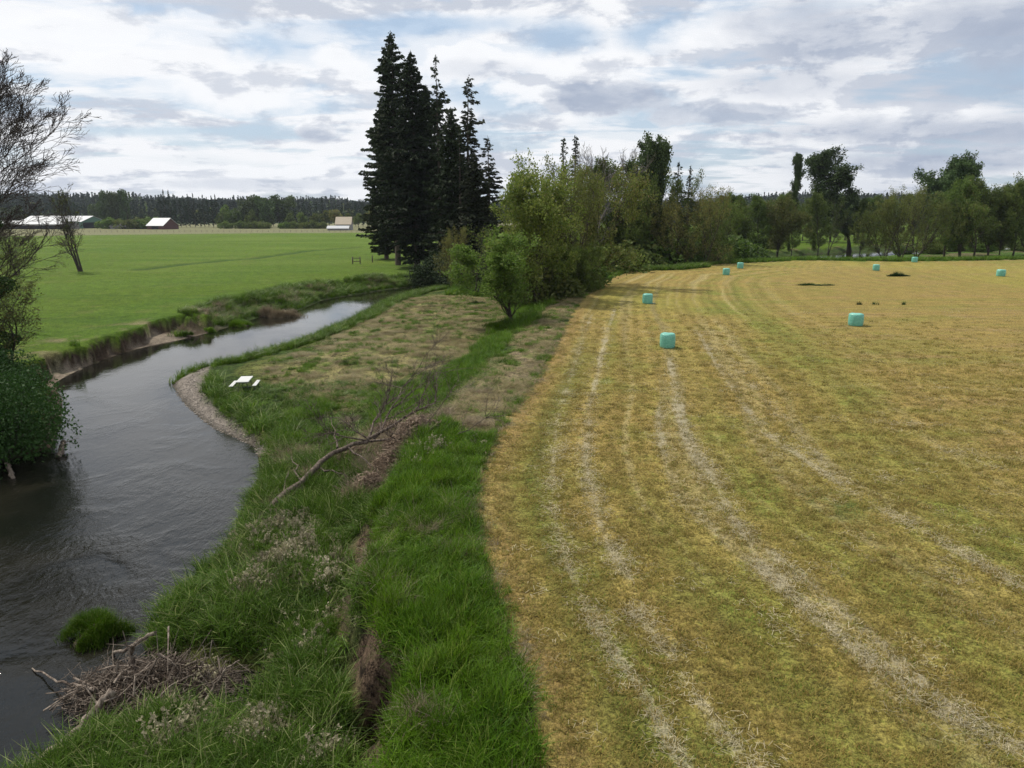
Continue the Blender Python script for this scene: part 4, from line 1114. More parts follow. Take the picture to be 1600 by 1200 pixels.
gable('low_shed', 'long low grey sheds between the barn and the white-roofed shed', 'shed', 230, 354, 600, 30, 9, 2.2, 1.6, M['wall_grey'], M['wall_grey'], R(3), doors=((-6, -2, 2.0, 's'),))
gable('cabin', 'little white-walled shed with pale roof left of the old barn skirt', 'shed', 540, 356, 545, 15, 7, 1.6, 1.6, M['wall_grey'], M['roof_metal'], R(4))

# --- fences
M['post'] = bark_mat('weathered_post', (0.06, 0.05, 0.04), (0.16, 0.13, 0.1))
def post_mesh(h, r):
    tb = Tubes(); tb.add([(0, 0, -0.3), (0, 0, h * .5), (0.01, 0, h), (0.01, 0, h + 0.01)], [r, r, r * 0.92, 0.002], 6)
    return tb.mesh('post')
fe = thing('wire_fence', 'thin wire fence with wooden posts between green meadow and tan far field', 'fence', (0, 0, 0))
pm = post_mesh(1.5, 0.09)
fa_, fb_ = at(60, 363.2, -1.2), at(575, 362.8, -1.2)
wires = Tubes(); prev = None
NP = 60
line = []
for i in range(NP):
    t = i / (NP - 1)
    x_, y_ = fa_[0] + (fb_[0] - fa_[0]) * t, fa_[1] + (fb_[1] - fa_[1]) * t
    z_ = hz(x_, y_); line.append((x_, y_, z_))
    obj('post', pm, M['post'], fe, (x_, y_, z_))
for hw in (0.5, 0.9, 1.3):
    wires.add([(a, b, c + hw) for a, b, c in line], [0.012] * NP, 3)
obj('wire', wires.mesh('wire'), M['post'], fe)
gx, gy = at(557, 413, -1.3)
gt = thing('fence_corner', 'dark wooden corner brace of two posts and rails near the firs', 'fence', (gx, gy, hz(gx, gy)))
pm2 = post_mesh(1.7, 0.14)
for dx_ in (-0.9, 0.9): obj('post', pm2, M['post'], gt, (dx_, 0, 0))
for zz in (0.6, 1.35):
    tb = Tubes(); tb.add([(-0.9, 0.0, zz), (0, 0.02, zz), (0.9, 0, zz)], [0.08] * 3, 5); obj('rail', tb.mesh('rail'), M['post'], gt)
gx, gy = at(582, 411, -1.3)
o = obj('fence_post', pm2, M['post'], None, (gx, gy, hz(gx, gy))); tag(o, 'single dark fence post in the meadow close to the fir trunks', 'post')

# ------------------------------------------------------------------ wrapped bales
def bale_mesh(seed):
    rg = np.random.default_rng(seed)
    k = 40
    prof = [(0.0, 0.0), (0.50, 0.0), (0.585, 0.03), (0.62, 0.12), (0.635, 0.35), (0.64, 0.6), (0.635, 0.85), (0.62, 1.08), (0.585, 1.165), (0.50, 1.2), (0.3, 1.205), (0.0, 1.2)]
    V_ = []
    ph = rg.random(4) * 6.28
    for i, (r_, z_) in enumerate(prof):
        for j in range(k):
            a = 2 * math.pi * j / k
            w = 1 + 0.012 * math.sin(5 * a + ph[0] + z_ * 3) + 0.012 * math.sin(9 * a + ph[1] - z_ * 4) + rg.normal() * 0.008
            V_.append((r_ * w * math.cos(a), r_ * w * math.sin(a), z_ + (0.012 * math.sin(4 * a + ph[2]) if r_ > 0.2 and z_ > 1 else 0)))
    F_ = []
    for i in range(len(prof) - 1):
        for j in range(k):
            F_.append((i * k + j, i * k + (j + 1) % k, (i + 1) * k + (j + 1) % k, (i + 1) * k + j))
    return new_mesh('hay_bale', V_, F_, smooth=True)
def bale_mat():
    m, g = mat('mint_stretch_film')
    tcn = g.n('ShaderNodeTexCoord')
    st = g.noise(g.vmul(tcn.outputs['Object'], (1.2, 1.2, 16)), 1.6, 5, 0.6, 0.8)
    n_ = g.noise(tcn.outputs['Object'], 5, 5)
    c = g.mix(g.ss(st, 0.35, 0.7), (0.10, 0.36, 0.27), (0.22, 0.52, 0.41))
    return finish(m, g, c, 0.38, g.m('ADD', g.m('MULTIPLY', st, 0.7), n_), 0.45, 0.02, spec=0.5)
M['film'] = bale_mat()
bms = [bale_mesh(400 + i) for i in range(3)]
BL = [(1045, 545, 'nearest mint green wrapped bale, in the straw lines of the hay field', 1.0), (1341, 510, 'wide mint green wrapped bale alone in the right middle of the hay field', 1.12),
      (1013, 475, 'mint green wrapped bale with loose film tail just beyond the nearest one', 1.0), (1136, 430, 'mint green wrapped bale below the round maple, nearer of the pair', 1.0),
      (1158, 420, 'mint green wrapped bale at the shaded field edge, farther of the pair', 1.0), (1371, 423, 'mint green wrapped bale left of the short dark weed patch', 1.0),
      (1431, 410, 'farthest mint green wrapped bale in front of the brown maple clump', 1.0), (1567, 432, 'rightmost mint green wrapped bale in the hay field', 1.15)]
for i, (px, py, lb_, s) in enumerate(BL):
    x_, y_ = at(px, py, 0.0); y_ += 0.6
    b = obj('hay_bale', bms[i % 3], M['film'], None, (x_, y_, hz(x_, y_) - 0.02))
    b.scale = (s * 0.95, s * 0.95, 0.97); b.rotation_euler = (0, 0, i * 1.7)
    tag(b, lb_, 'bale', 'mint green wrapped hay bales')
    if i == 2:
        rg = np.random.default_rng(9); vv = []
        for a in range(6):
            for c_ in range(4): vv.append((0.5 + a * 0.09, -0.3 + c_ * 0.12 + rg.normal() * 0.02, 0.05 + 0.05 * rg.random()))
        ff = [(a * 4 + c_, a * 4 + c_ + 1, a * 4 + c_ + 5, a * 4 + c_ + 4) for a in range(5) for c_ in range(3)]
        t_ = obj('film_tail', new_mesh('film_tail', vv, ff), M['film'], b); t_.rotation_euler = (0, 0, -i * 1.7)

# ------------------------------------------------------------------ picnic table
M['white_plastic'] = simple_mat('white_plastic', (0.50, 0.50, 0.47), 0.5, 0.05)
M['dark_steel'] = simple_mat('dark_steel', (0.04, 0.04, 0.045), 0.5)
px_, py_ = at(384, 613, -2.35)
pz = hz(px_, py_)
pt = thing('picnic_table', 'white-topped picnic table with two benches on the grass by the gravel bar', 'picnic table', (px_, py_, pz)); pt.rotation_euler = (0, 0, R(9))
def bev(o, w=0.015):
    m_ = o.modifiers.new('bevel', 'BEVEL'); m_.width = w; m_.segments = 2
bev(obj('tabletop', boxes('tabletop', [(-0.43, 0.43, -0.95, 0.95, 0.70, 0.76)]), M['white_plastic'], pt))
for s in (-1, 1):
    b = obj('bench', boxes('bench', [(s * 0.80 - 0.14, s * 0.80 + 0.14, -0.92, 0.92, 0.41, 0.455)]), M['white_plastic'], pt); bev(b)
    for yy in (-0.65, 0.65):
        tb = Tubes(); tb.add([(s * 0.80, yy, 0.42), (s * 0.80, yy, 0.2), (s * 0.80, yy, -0.05)], [0.025] * 3, 6)
        obj('leg', tb.mesh('bench_leg'), M['dark_steel'], b)
    for yy in (-0.7, 0.7):
        tb = Tubes(); tb.add([(s * 0.22, yy, 0.71), (s * 0.3, yy, 0.35), (s * 0.36, yy, -0.05)], [0.025] * 3, 6)
        obj('leg', tb.mesh('leg'), M['dark_steel'], pt)
for yy in (-0.7, 0.7):
    tb = Tubes(); tb.add([(-0.80, yy, 0.3), (0, yy, 0.3), (0.80, yy, 0.3)], [0.02] * 3, 6)
    obj('brace', tb.mesh('brace'), M['dark_steel'], pt)

# ------------------------------------------------------------------ driftwood, dead tree, debris
def limb(points, r0, r1, k=7, n=14, seed=0, wob=0.04):
    rg = np.random.default_rng(seed)
    P_ = np.array(points, float); t = np.linspace(0, 1, len(P_)); s = np.linspace(0, 1, n)
    Q = np.stack([np.interp(s, t, P_[:, i]) for i in range(3)], 1) + rg.normal(size=(n, 3)) * wob
    return Q, np.linspace(r0, r1, n) * (1 + rg.normal(size=n) * 0.06), k
def gp(px, py, z, dz=0.0):
    x_, y_ = at(px, py, z); return (x_, y_, z + dz)
dead = thing('dead_tree', 'grey leaning dead tree with bare forked branches on the near river bank', 'dead tree', gp(405, 822, -2.6))
ox, oy, oz = dead.location
def rel(p): return (p[0] - ox, p[1] - oy, p[2] - oz)
rg = np.random.default_rng(31)
tb = Tubes()
fork = gp(575, 688, -0.7)
main = [gp(400, 826, -2.6), gp(440, 775, -1.9), gp(490, 738, -1.4), gp(530, 700, -1.0), fork]
tb.add(*limb([rel(p) for p in main], 0.18, 0.09, seed=1, wob=0.085))
tb.add(*limb([rel(gp(425, 800, -2.3)), rel(gp(470, 765, -1.9)), rel(gp(492, 735, -1.7))], 0.15, 0.1, seed=2))
for q0, q1, r_ in ((gp(440, 775, -1.9), gp(452, 735, -1.5), 0.05), (gp(470, 752, -1.6), gp(455, 712, -1.2), 0.06), (gp(500, 730, -1.3), gp(545, 745, -1.3), 0.05), (gp(530, 700, -1.0), gp(515, 655, -0.5), 0.06), (gp(415, 812, -2.4), gp(385, 800, -2.4), 0.06), (gp(545, 700, -0.9), gp(590, 735, -1.2), 0.05)):
    tb.add(*limb([rel(q0), rel(q1)], r_, 0.012, k=5, n=6, seed=int(q0[0] * 100) % 97, wob=0.05))
obj('trunk', tb.mesh('dead_trunk'), M['dead_bark'], dead)
def twigs(tb, p0, p1, r, depth, rg):
    p0 = np.array(p0); p1 = np.array(p1); L = np.linalg.norm(p1 - p0)
    n = 7; s = np.linspace(0, 1, n)[:, None]
    Q = p0 * (1 - s) + p1 * s + np.cumsum(rg.normal(size=(n, 3)), 0) * L * 0.018
    tb.add(Q, np.maximum(np.linspace(r, r * 0.3, n), 0.008), 5 if depth > 1 else 3)
    if depth == 0: return
    for j in range(6 if depth > 1 else 5):
        i = rg.integers(1, n); d = unit(p1 - p0)
        dd = side_dir(d, R(rg.uniform(25, 65)), rg); dd[2] += 0.25; dd = unit(dd)
        twigs(tb, Q[i], Q[i] + dd * L * rg.uniform(0.3, 0.55), r * 0.5, depth - 1, rg)
for (e, r_) in ((gp(690, 655, -0.4, 0.6), 0.09), (gp(600, 625, 0.6), 0.07), (gp(720, 690, 0.0, 0.3), 0.07), (gp(530, 655, 0.4), 0.05), (gp(640, 610, 0.0, 0.5), 0.06), (gp(500, 690, -0.2, 0.4), 0.05)):
    tb = Tubes(); twigs(tb, rel(fork), rel(e), r_, 3, rg); obj('branch', tb.mesh('branch'), M['dead_bark'], dead)

def log(name, pts_, r0, r1, label, cat='driftwood', seed=0, twig=0, group='driftwood logs'):
    ox_, oy_, oz_ = pts_[0]
    L_ = [(a - ox_, b - oy_, c - oz_) for a, b, c in pts_]
    tb = Tubes(); Q, rd, k = limb(L_, r0, r1, 9, 16, seed, 0.03); tb.add(Q, rd, k)
    rg = np.random.default_rng(seed + 5)
    tb.add([Q[-1], Q[-1] + (Q[-1] - Q[-2]) * 0.05], [rd[-1], 0.002], 9); tb.add([Q[0], Q[0] - (Q[1] - Q[0]) * 0.05], [rd[0], 0.002], 9)
    for i in range(twig):
        j = rg.integers(3, 15); d = side_dir(unit(Q[min(j + 1, 15)] - Q[j - 1]), R(rg.uniform(35, 75)), rg); d[2] = abs(d[2])
        tb.add([Q[j], Q[j] + d * 0.25, Q[j] + d * rg.uniform(0.5, 1.1) + rg.normal(size=3) * 0.08], [rd[j] * 0.4, rd[j] * 0.25, 0.008], 5)
    o = obj(name, tb.mesh(name), M['drift'], None, (ox_, oy_, oz_))
    return tag(o, label, cat, group)
log('driftwood_log', [gp(62, 1186, -2.85), gp(110, 1150, -2.75), gp(150, 1112, -2.6), gp(176, 1082, -2.2)], 0.09, 0.13, 'long grey curved log running from the debris jam into the near water', seed=3, twig=1)
log('dead_stump', [gp(212, 1066, -2.9), gp(211, 1066, -2.9, 0.45), gp(209, 1060, -2.9, 0.85), gp(216, 1062, -2.9, 1.15)], 0.14, 0.05, 'short dark upright broken stump on the debris jam', 'stump', 4, 2)
log('driftwood_branch', [gp(172, 1024, -2.95), gp(205, 1012, -2.6), gp(222, 1000, -2.5), gp(240, 990, -2.2)], 0.05, 0.06, 'pale bent branch bridging the water above the debris jam', seed=6, twig=2)
log('driftwood_branch', [gp(50, 1044, -2.95), gp(85, 1060, -2.75), gp(125, 1070, -2.6), gp(150, 1080, -2.5)], 0.02, 0.05, 'thin pale branch poking left from the debris jam over the water', seed=7, twig=3)
log('driftwood_log', [gp(93, 713, -2.95), gp(97, 700, -2.75), gp(100, 690, -2.5)], 0.16, 0.13, 'pale broken log standing out of the water below the dark thicket', seed=8, twig=1)
log('driftwood_log', [gp(20, 748, -2.98), gp(16, 735, -2.8), gp(12, 724, -2.5)], 0.10, 0.12, 'small pale log at the left edge in the dark water', seed=9)
log('dead_branch', [gp(305, 1120, -2.6), gp(330, 1080, -2.2), gp(350, 1050, -1.8), gp(372, 1030, -1.5)], 0.05, 0.02, 'dark bare branch rising beside the small pool right of the jam', seed=10, twig=6)
log('dead_branch', [gp(300, 1130, -2.4), gp(340, 1108, -2.3), gp(372, 1090, -2.0)], 0.045, 0.02, 'dark bare branch lying across the small pool right of the jam', seed=12, twig=6)

# debris jam: tangle of roots and sticks
def tangle(name, cx, cy, cz, rx, ry, rz_, n, seed, label=None, lmin=0.3, lmax=1.1, r=(0.006, 0.02), m=None):
    rg = np.random.default_rng(seed); tb = Tubes()
    for i in range(n):
        a = rg.random() * 6.28; q_ = math.sqrt(rg.random())
        c = np.array([math.cos(a) * q_ * rx, math.sin(a) * q_ * ry, 0]); c[2] = rz_ * (1 - q_ ** 1.5) * rg.random() ** 0.5 + 0.03
        d = unit(rg.normal(size=3) * np.array([1, 1, 0.45]) + np.array([c[0] / rx, c[1] / ry, 0.1]) * 0.7)
        L = rg.uniform(lmin, lmax); s = np.linspace(-0.5, 0.5, 5)[:, None]
        Q = c + d * s * L + np.cumsum(rg.normal(size=(5, 3)), 0) * L * 0.06
        tb.add(Q, np.linspace(rg.uniform(*r), 0.004, 5), 3)
    o = obj(name, tb.mesh(name), m or M['drift'], None, (cx, cy, cz))
    return o
def mound_mesh(name, rx, ry, rz_, seed, n=40):
    a = np.linspace(0, 2 * math.pi, n, endpoint=False); V_ = [(0, 0, rz_)]; F_ = []
    rg = np.random.default_rng(seed)
    K = 9
    for i in range(1, K + 1):
        t = i / K
        for j in range(n):
            w = 1 + 0.25 * math.sin(3 * a[j] + seed) + 0.12 * math.sin(7 * a[j] + 2 * seed)
            zz = rz_ * (1 - t ** 2) * (1 + 0.25 * rg.normal()) - (0.3 if i == K else 0)
            V_.append((rx * t * w * math.cos(a[j]), ry * t * w * math.sin(a[j]), zz))
    for j in range(n): F_.append((0, 1 + j, 1 + (j + 1) % n, 1 + (j + 1) % n))
    Q_ = [(1 + (i - 1) * n + j, 1 + i * n + j, 1 + i * n + (j + 1) % n, 1 + (i - 1) * n + (j + 1) % n) for i in range(1, K) for j in range(n)]
    me = bpy.data.meshes.new(name); me.from_pydata(V_, [], [f[:3] for f in F_] + Q_)
    for p in me.polygons: p.use_smooth = True
    return me
M['rootmat'] = bark_mat('root_mat', (0.025, 0.018, 0.013), (0.085, 0.062, 0.045))
jx, jy = at(240, 1080, -2.9)
jam = thing('debris_jam', 'tangled mound of roots and dead sticks jammed at the water edge', 'debris pile', (jx, jy, -3.0))
o = obj('root_mat', mound_mesh('root_mat', 1.8, 1.0, 0.55, 2), M['rootmat'], jam)
o = tangle('sticks', 0, 0, 0.05, 2.5, 1.4, 0.85, 1500, 8)
o2 = tangle('branches', 0, 0, 0.1, 2.3, 1.2, 0.9, 90, 18, lmin=0.9, lmax=2.2, r=(0.018, 0.045)); o2.parent = jam; o2['kind'] = 'stuff'; o.parent = jam; o['kind'] = 'stuff'
o = tangle('roots', 0.3, 0, 0.1, 2.1, 1.2, 0.8, 1100, 9, lmin=0.2, lmax=0.7, m=M['rootmat']); o.parent = jam; o['kind'] = 'stuff'

def brush(px, py, z, rx, ry, hgt, n, seed, label):
    x_, y_ = at(px, py, z); zz = hz(x_, y_)
    b = thing('dead_brush', label, 'brush', (x_, y_, zz), 'dead brush clumps on the bank')
    o = tangle('stems', 0, 0, 0, rx, ry, hgt, n, seed, lmin=0.3, lmax=0.9, r=(0.012, 0.03), m=M['brush']); o.parent = b; o['kind'] = 'stuff'
    rg = np.random.default_rng(seed + 1)
    tb = Tubes()
    for i in range(70):
        a = rg.random() * 6.28; q_ = math.sqrt(rg.random()); p = np.array([math.cos(a) * q_ * rx * .8, math.sin(a) * q_ * ry * .8, 0]); d = unit(np.array([math.cos(a) * .7, math.sin(a) * .7, 1.0]) + rg.normal(size=3) * .3)
        L = hgt * rg.uniform(0.8, 1.35); s_ = np.linspace(0, 1, 5)[:, None]; tb.add(p + d * s_ * L + np.cumsum(rg.normal(size=(5, 3)), 0) * L * .05 - np.array([0, 0, .1]), np.linspace(0.02, 0.006, 5), 3)
    obj('upright_stems', tb.mesh('upright_stems'), M['brush'], b)['kind'] = 'stuff'
M['brush'] = bark_mat('dead_brush_stems', (0.14, 0.10, 0.075), (0.38, 0.29, 0.21))
brush(657, 685, -0.5, 1.7, 1.3, 1.7, 2600, 700, 'largest pinkish brown dead brush clump at the top of the bright grass strip')
brush(618, 712, -0.9, 1.4, 1.3, 1.3, 2000, 710, 'dead brush clump just below the largest one, beside the dead tree branches')
brush(580, 750, -1.2, 1.0, 0.8, 1.1, 1100, 720, 'tawny dead brush clump nearest the camera on the mid bank')
brush(555, 700, -1.4, 0.9, 0.8, 0.6, 900, 730, 'low dead brush under the fork of the dead tree')
brush(480, 745, -1.9, 0.4, 0.6, 0.6, 500, 740, 'small tawny brush bundle clinging to the leaning dead trunk')
brush(612, 655, -0.9, 1.3, 0.8, 0.7, 1100, 750, 'low dead brush behind the dead tree at the edge of the green patch')

# ------------------------------------------------------------------ grasses
def tuft_mesh(name, seed, nb, h, spread, width, bend=0.5, seg=3, vary=0.4):
    rg = np.random.default_rng(seed); V_ = []; F_ = []
    for i in range(nb):
        a = rg.random() * 6.28; b = np.array([math.cos(a), math.sin(a), 0]) * spread * math.sqrt(rg.random())
        hh = h * (1 - vary + 2 * vary * rg.random()) ; dr = rg.random() * 6.28; o_ = np.array([math.cos(dr), math.sin(dr), 0]); lean = bend * (0.3 + rg.random())
        s_ = np.array([-o_[1], o_[0], 0]); s_ = unit(s_ + rg.normal(size=3) * 0.3) * width * 0.5
        base = len(V_)
        for k in range(seg + 1):
            t = k / seg
            p = b + o_ * lean * hh * t ** 1.7 + np.array([0, 0, hh * (t - 0.35 * lean * t * t)])
            w = (1 - t) ** 0.6 if k < seg else 0.06
            V_.append(p - s_ * w); V_.append(p + s_ * w)
        for k in range(seg): F_.append((base + 2 * k, base + 2 * k + 1, base + 2 * k + 3, base + 2 * k + 2))
    me = new_mesh(name, V_, F_)
    a = me.attributes.new('rnd', 'FLOAT', 'FACE'); a.data.foreach_set('value', np.repeat(rg.random(nb), seg).astype(np.float32))
    return me
def grass_mat(name, c1, c2, c3=None, transl=0.35):
    m, g = mat(name)
    geo = g.n('ShaderNodeNewGeometry'); oi = g.n('ShaderNodeObjectInfo'); at_ = g.n('ShaderNodeAttribute', attribute_name='rnd')
    n_ = g.noise(oi.outputs['Location'], 0.45, 4)
    n7 = g.noise(oi.outputs['Location'], 1.4, 4)
    f = g.m('ADD', g.m('MULTIPLY', g.ss(n_, 0.35, 0.65), 0.4), g.m('ADD', g.m('MULTIPLY', at_.outputs['Fac'], 0.3), g.m('MULTIPLY', g.ss(n7, 0.38, 0.62), 0.3)))
    c = g.mix(f, c1, c2)
    if c3: c = g.mix(g.ss(g.m('FRACT', g.m('MULTIPLY', at_.outputs['Fac'], 9.7)), 0.8, 0.9), c, c3)
    br = g.lin(oi.outputs['Random'], 0, 1, 0.6, 1.4)
    c = g.mix(1.0, c, g.comb(br, br, br), 'MULTIPLY')
    return finish(m, g, c, 0.5, transl=transl, spec=0.12)
M['g_tall'] = grass_mat('tall_green_grass', (0.042, 0.105, 0.006), (0.105, 0.190, 0.010), (0.19, 0.24, 0.05))
M['g_reed'] = grass_mat('reed_canary_grass', (0.045, 0.095, 0.010), (0.095, 0.165, 0.020), (0.24, 0.27, 0.10))
M['g_dry'] = grass_mat('dead_grass', (0.17, 0.125, 0.08), (0.32, 0.26, 0.17), (0.40, 0.34, 0.24), 0.25)
M['g_thatch'] = grass_mat('mown_thatch', (0.22, 0.175, 0.085), (0.33, 0.27, 0.15), (0.13, 0.17, 0.035), 0.25)
M['g_field'] = grass_mat('stubble_grass', (0.300, 0.215, 0.070), (0.250, 0.210, 0.050), (0.13, 0.18, 0.025), 0.3)
M['g_straw'] = grass_mat('cut_straw', (0.33, 0.285, 0.175), (0.47, 0.41, 0.27), None, 0.1)
M['weed'] = grass_mat('dark_weed', (0.022, 0.05, 0.014), (0.04, 0.085, 0.02), None, 0.2)
tall = [loose('tall_tuft_%d' % i, tuft_mesh('tall_tuft', 500 + i, 34, 0.45, 0.24, 0.024, 0.8), M['g_tall']) for i in range(4)]
reed = [loose('reed_tuft_%d' % i, tuft_mesh('reed_tuft', 510 + i, 30, 0.62, 0.30, 0.034, 0.9), M['g_reed']) for i in range(4)]
drym = [loose('dry_tuft_%d' % i, tuft_mesh('dry_tuft', 520 + i, 60, 0.55, 0.25, 0.012, 1.4, vary=0.5), M['g_dry']) for i in range(3)]
thatm = [loose('thatch_%d' % i, tuft_mesh('thatch_tuft', 580 + i, 46, 0.5, 0.3, 0.016, 1.4, vary=0.5), M['g_thatch']) for i in range(3)]
stub = [loose('stubble_tuft_%d' % i, tuft_mesh('stubble_tuft', 530 + i, 22, 0.075, 0.12, 0.011, 1.1, seg=2), M['g_field']) for i in range(4)]
def straw_mesh(seed):
    rg = np.random.default_rng(seed); V_ = []; F_ = []
    for i in range(16):
        c = np.array([rg.normal() * 0.14, rg.normal() * 0.14, 0.02 + 0.05 * rg.random()]); a = rg.random() * 6.28
        d = np.array([math.cos(a), math.sin(a), rg.normal() * 0.15]) * rg.uniform(0.03, 0.075); s_ = np.array([-d[1], d[0], 0]); s_ = unit(s_) * 0.0025
        b = len(V_); V_ += [c - d - s_, c - d + s_, c + d + s_, c + d - s_]; F_.append((b, b + 1, b + 2, b + 3))
    me = new_mesh('straw', V_, F_); a = me.attributes.new('rnd', 'FLOAT', 'FACE'); a.data.foreach_set('value', rg.random(16).astype(np.float32))
    return me
strawm = [loose('straw_%d' % i, straw_mesh(540 + i), M['g_straw']) for i in range(3)]

def cand(x0, x1, y0, y1, dens):
    n = int((x1 - x0) * (y1 - y0) * dens)
    return rng.uniform(x0, x1, n), rng.uniform(y0, y1, n)
def in_view(x, y, m=0.80, far=1e9):
    return (np.abs(x) < m * (y * CT + 3.2) + 1.0) & (y < far)
def fall(x, y, r0, p):
    return rng.random(len(x)) < np.minimum(1, (r0 / np.hypot(x, y)) ** p)

# field stubble
X, Y = cand(-6, 72, 9, 95, 45); k = in_view(X, Y) & fall(X, Y, 17, 1.7) & (rng.random(len(X)) < 1 - sst(np.hypot(X, Y), 45, 92)); X, Y = X[k], Y[k]
k = sdist(X, Y, field_poly) > 0.0; X, Y = X[k], Y[k]
k = rng.random(len(X)) < 0.35 + 0.9 * fbm(X / 0.8, Y / 0.8, 90); X, Y = X[k], Y[k]
sc = (0.6 + 0.9 * rng.random(len(X))) * (1 + 0.012 * np.hypot(X, Y))
scatter('stubble_grass', np.stack([X, Y, height(X, Y) - 0.005], 1), stub, scl=sc[:, None])
# cut straw along the windrow traces
X, Y = cand(-4, 50, 9, 80, 40); k = in_view(X, Y) & fall(X, Y, 26, 1.2); X, Y = X[k], Y[k]
k = sdist(X, Y, field_poly) > 0.0; X, Y = X[k], Y[k]
sm = straw_mask(X, Y); k = rng.random(len(X)) < np.clip((sm - 0.15) * 0.8, 0.012, 0.6) * (0.3 + 1.1 * fbm(X / 0.5, Y / 0.5, 55)); X, Y = X[k], Y[k]
scatter('loose_straw', np.stack([X, Y, height(X, Y) + 0.01], 1), strawm, scl=((0.8 + 0.7 * rng.random(len(X))) * (1 + 0.01 * np.hypot(X, Y)))[:, None])
# tall bright grass strip on the terrace and green patch
def gap(x, y, seed, a, b, s=0.9):
    return rng.random(len(x)) < sst(fbm(x / s, y / s, seed), a, b)
X, Y = cand(-9, 3, 6, 42, 24); k = in_view(X, Y, 0.85) & (sdist(X, Y, field_poly) < -0.05) & (sdist(X, Y, terrace_poly) > -0.35) ; X, Y = X[k], Y[k]
k = (sdist(X, Y, dry_poly) < 0) & fall(X, Y, 24, 1.0); X, Y = X[k], Y[k]
hs = 0.55 + 0.8 * fbm(X / 1.2, Y / 1.2, 91) ; hs *= sst(-sdist(X, Y, field_poly), -0.3, 0.5) * 0.5 + 0.5
tl = np.stack([rng.normal(size=len(X)) * 0.15 + (vnoise(X / 0.9, Y / 0.9, 191) - .5) * 1.3, rng.normal(size=len(X)) * 0.15 + (vnoise(X / 0.9, Y / 0.9, 192) - .5) * 1.3], 1)
hs = hs * (0.45 + 1.1 * vnoise(X / 0.6, Y / 0.6, 193))
scatter('tall_grass', np.stack([X, Y, height(X, Y) - 0.02], 1), tall, scl=np.stack([1.1 * (1 + 0 * hs), 1.1 * (1 + 0 * hs), hs * 1.15], 1), tilt=tl)
X, Y = cand(-14, 6, 38, 75, 10); k = (sdist(X, Y, green_poly) > -0.2) | ((sdist(X, Y, thatch_poly) < 0) & (sdist(X, Y, dry_poly) < 0.2) & (sdist(X, Y, field_poly) < -0.3) & (sdist(X, Y, water_poly) < -0.5) & (fbm(X / 3, Y / 3, 93) > 0.55)); X, Y = X[k], Y[k]
scatter('tall_grass', np.stack([X, Y, height(X, Y) - 0.02], 1), tall, scl=(0.8 + 0.7 * rng.random(len(X)))[:, None])
# reed grass on the lower bank
X, Y = cand(-24, 0, 6, 52, 20); k = in_view(X, Y, 0.86) & (sdist(X, Y, water_poly) < -0.1) & (sdist(X, Y, terrace_poly) < -0.3) & (line_dist(X, Y, right_shore) < line_dist(X, Y, left_shore)); X, Y = X[k], Y[k]
dt_ = sdist(X, Y, terrace_poly)
bare = (dt_ > -1.45) & (Y < 36) & (fbm(X / 3.0, Y / 3.0, 21) > 0.44)
pud = np.zeros(len(X), bool)
for (qx, qy, qr) in puddles: pud |= np.hypot(X - qx, Y - qy) < qr * 1.15
jamm = ((((X - jx - 0.3) / 3.0) ** 2 + ((Y - jy) / 1.8) ** 2) < 1) | (line_dist(X, Y, [at(55, 1190, -2.8), at(176, 1082, -2.6)]) < 0.9)
up_ = sst(Y, 33, 42)
k = (~bare) & (~pud) & (~jamm) & (sdist(X, Y, gravel_poly) < -0.2) & fall(X, Y, 20, 1.0) & (rng.random(len(X)) > up_ * 0.55) & ((sdist(X, Y, brush_poly) < 0) | (rng.random(len(X)) < 0.35)); X, Y = X[k], Y[k]
hs = (0.5 + 1.0 * fbm(X / 1.5, Y / 1.5, 95)) * (1 - 0.6 * sst(Y, 34, 44))
tl = np.stack([rng.normal(size=len(X)) * 0.2 + (vnoise(X / 1.1, Y / 1.1, 194) - .5) * 1.7, rng.normal(size=len(X)) * 0.2 + (vnoise(X / 1.1, Y / 1.1, 195) - .5) * 1.7], 1)
hs = hs * (0.35 + 1.3 * vnoise(X / 0.75, Y / 0.75, 196))
scatter('reed_grass', np.stack([X, Y, height(X, Y) - 0.03], 1), reed, scl=np.stack([1 + 0 * hs, 1 + 0 * hs, hs], 1), tilt=tl)
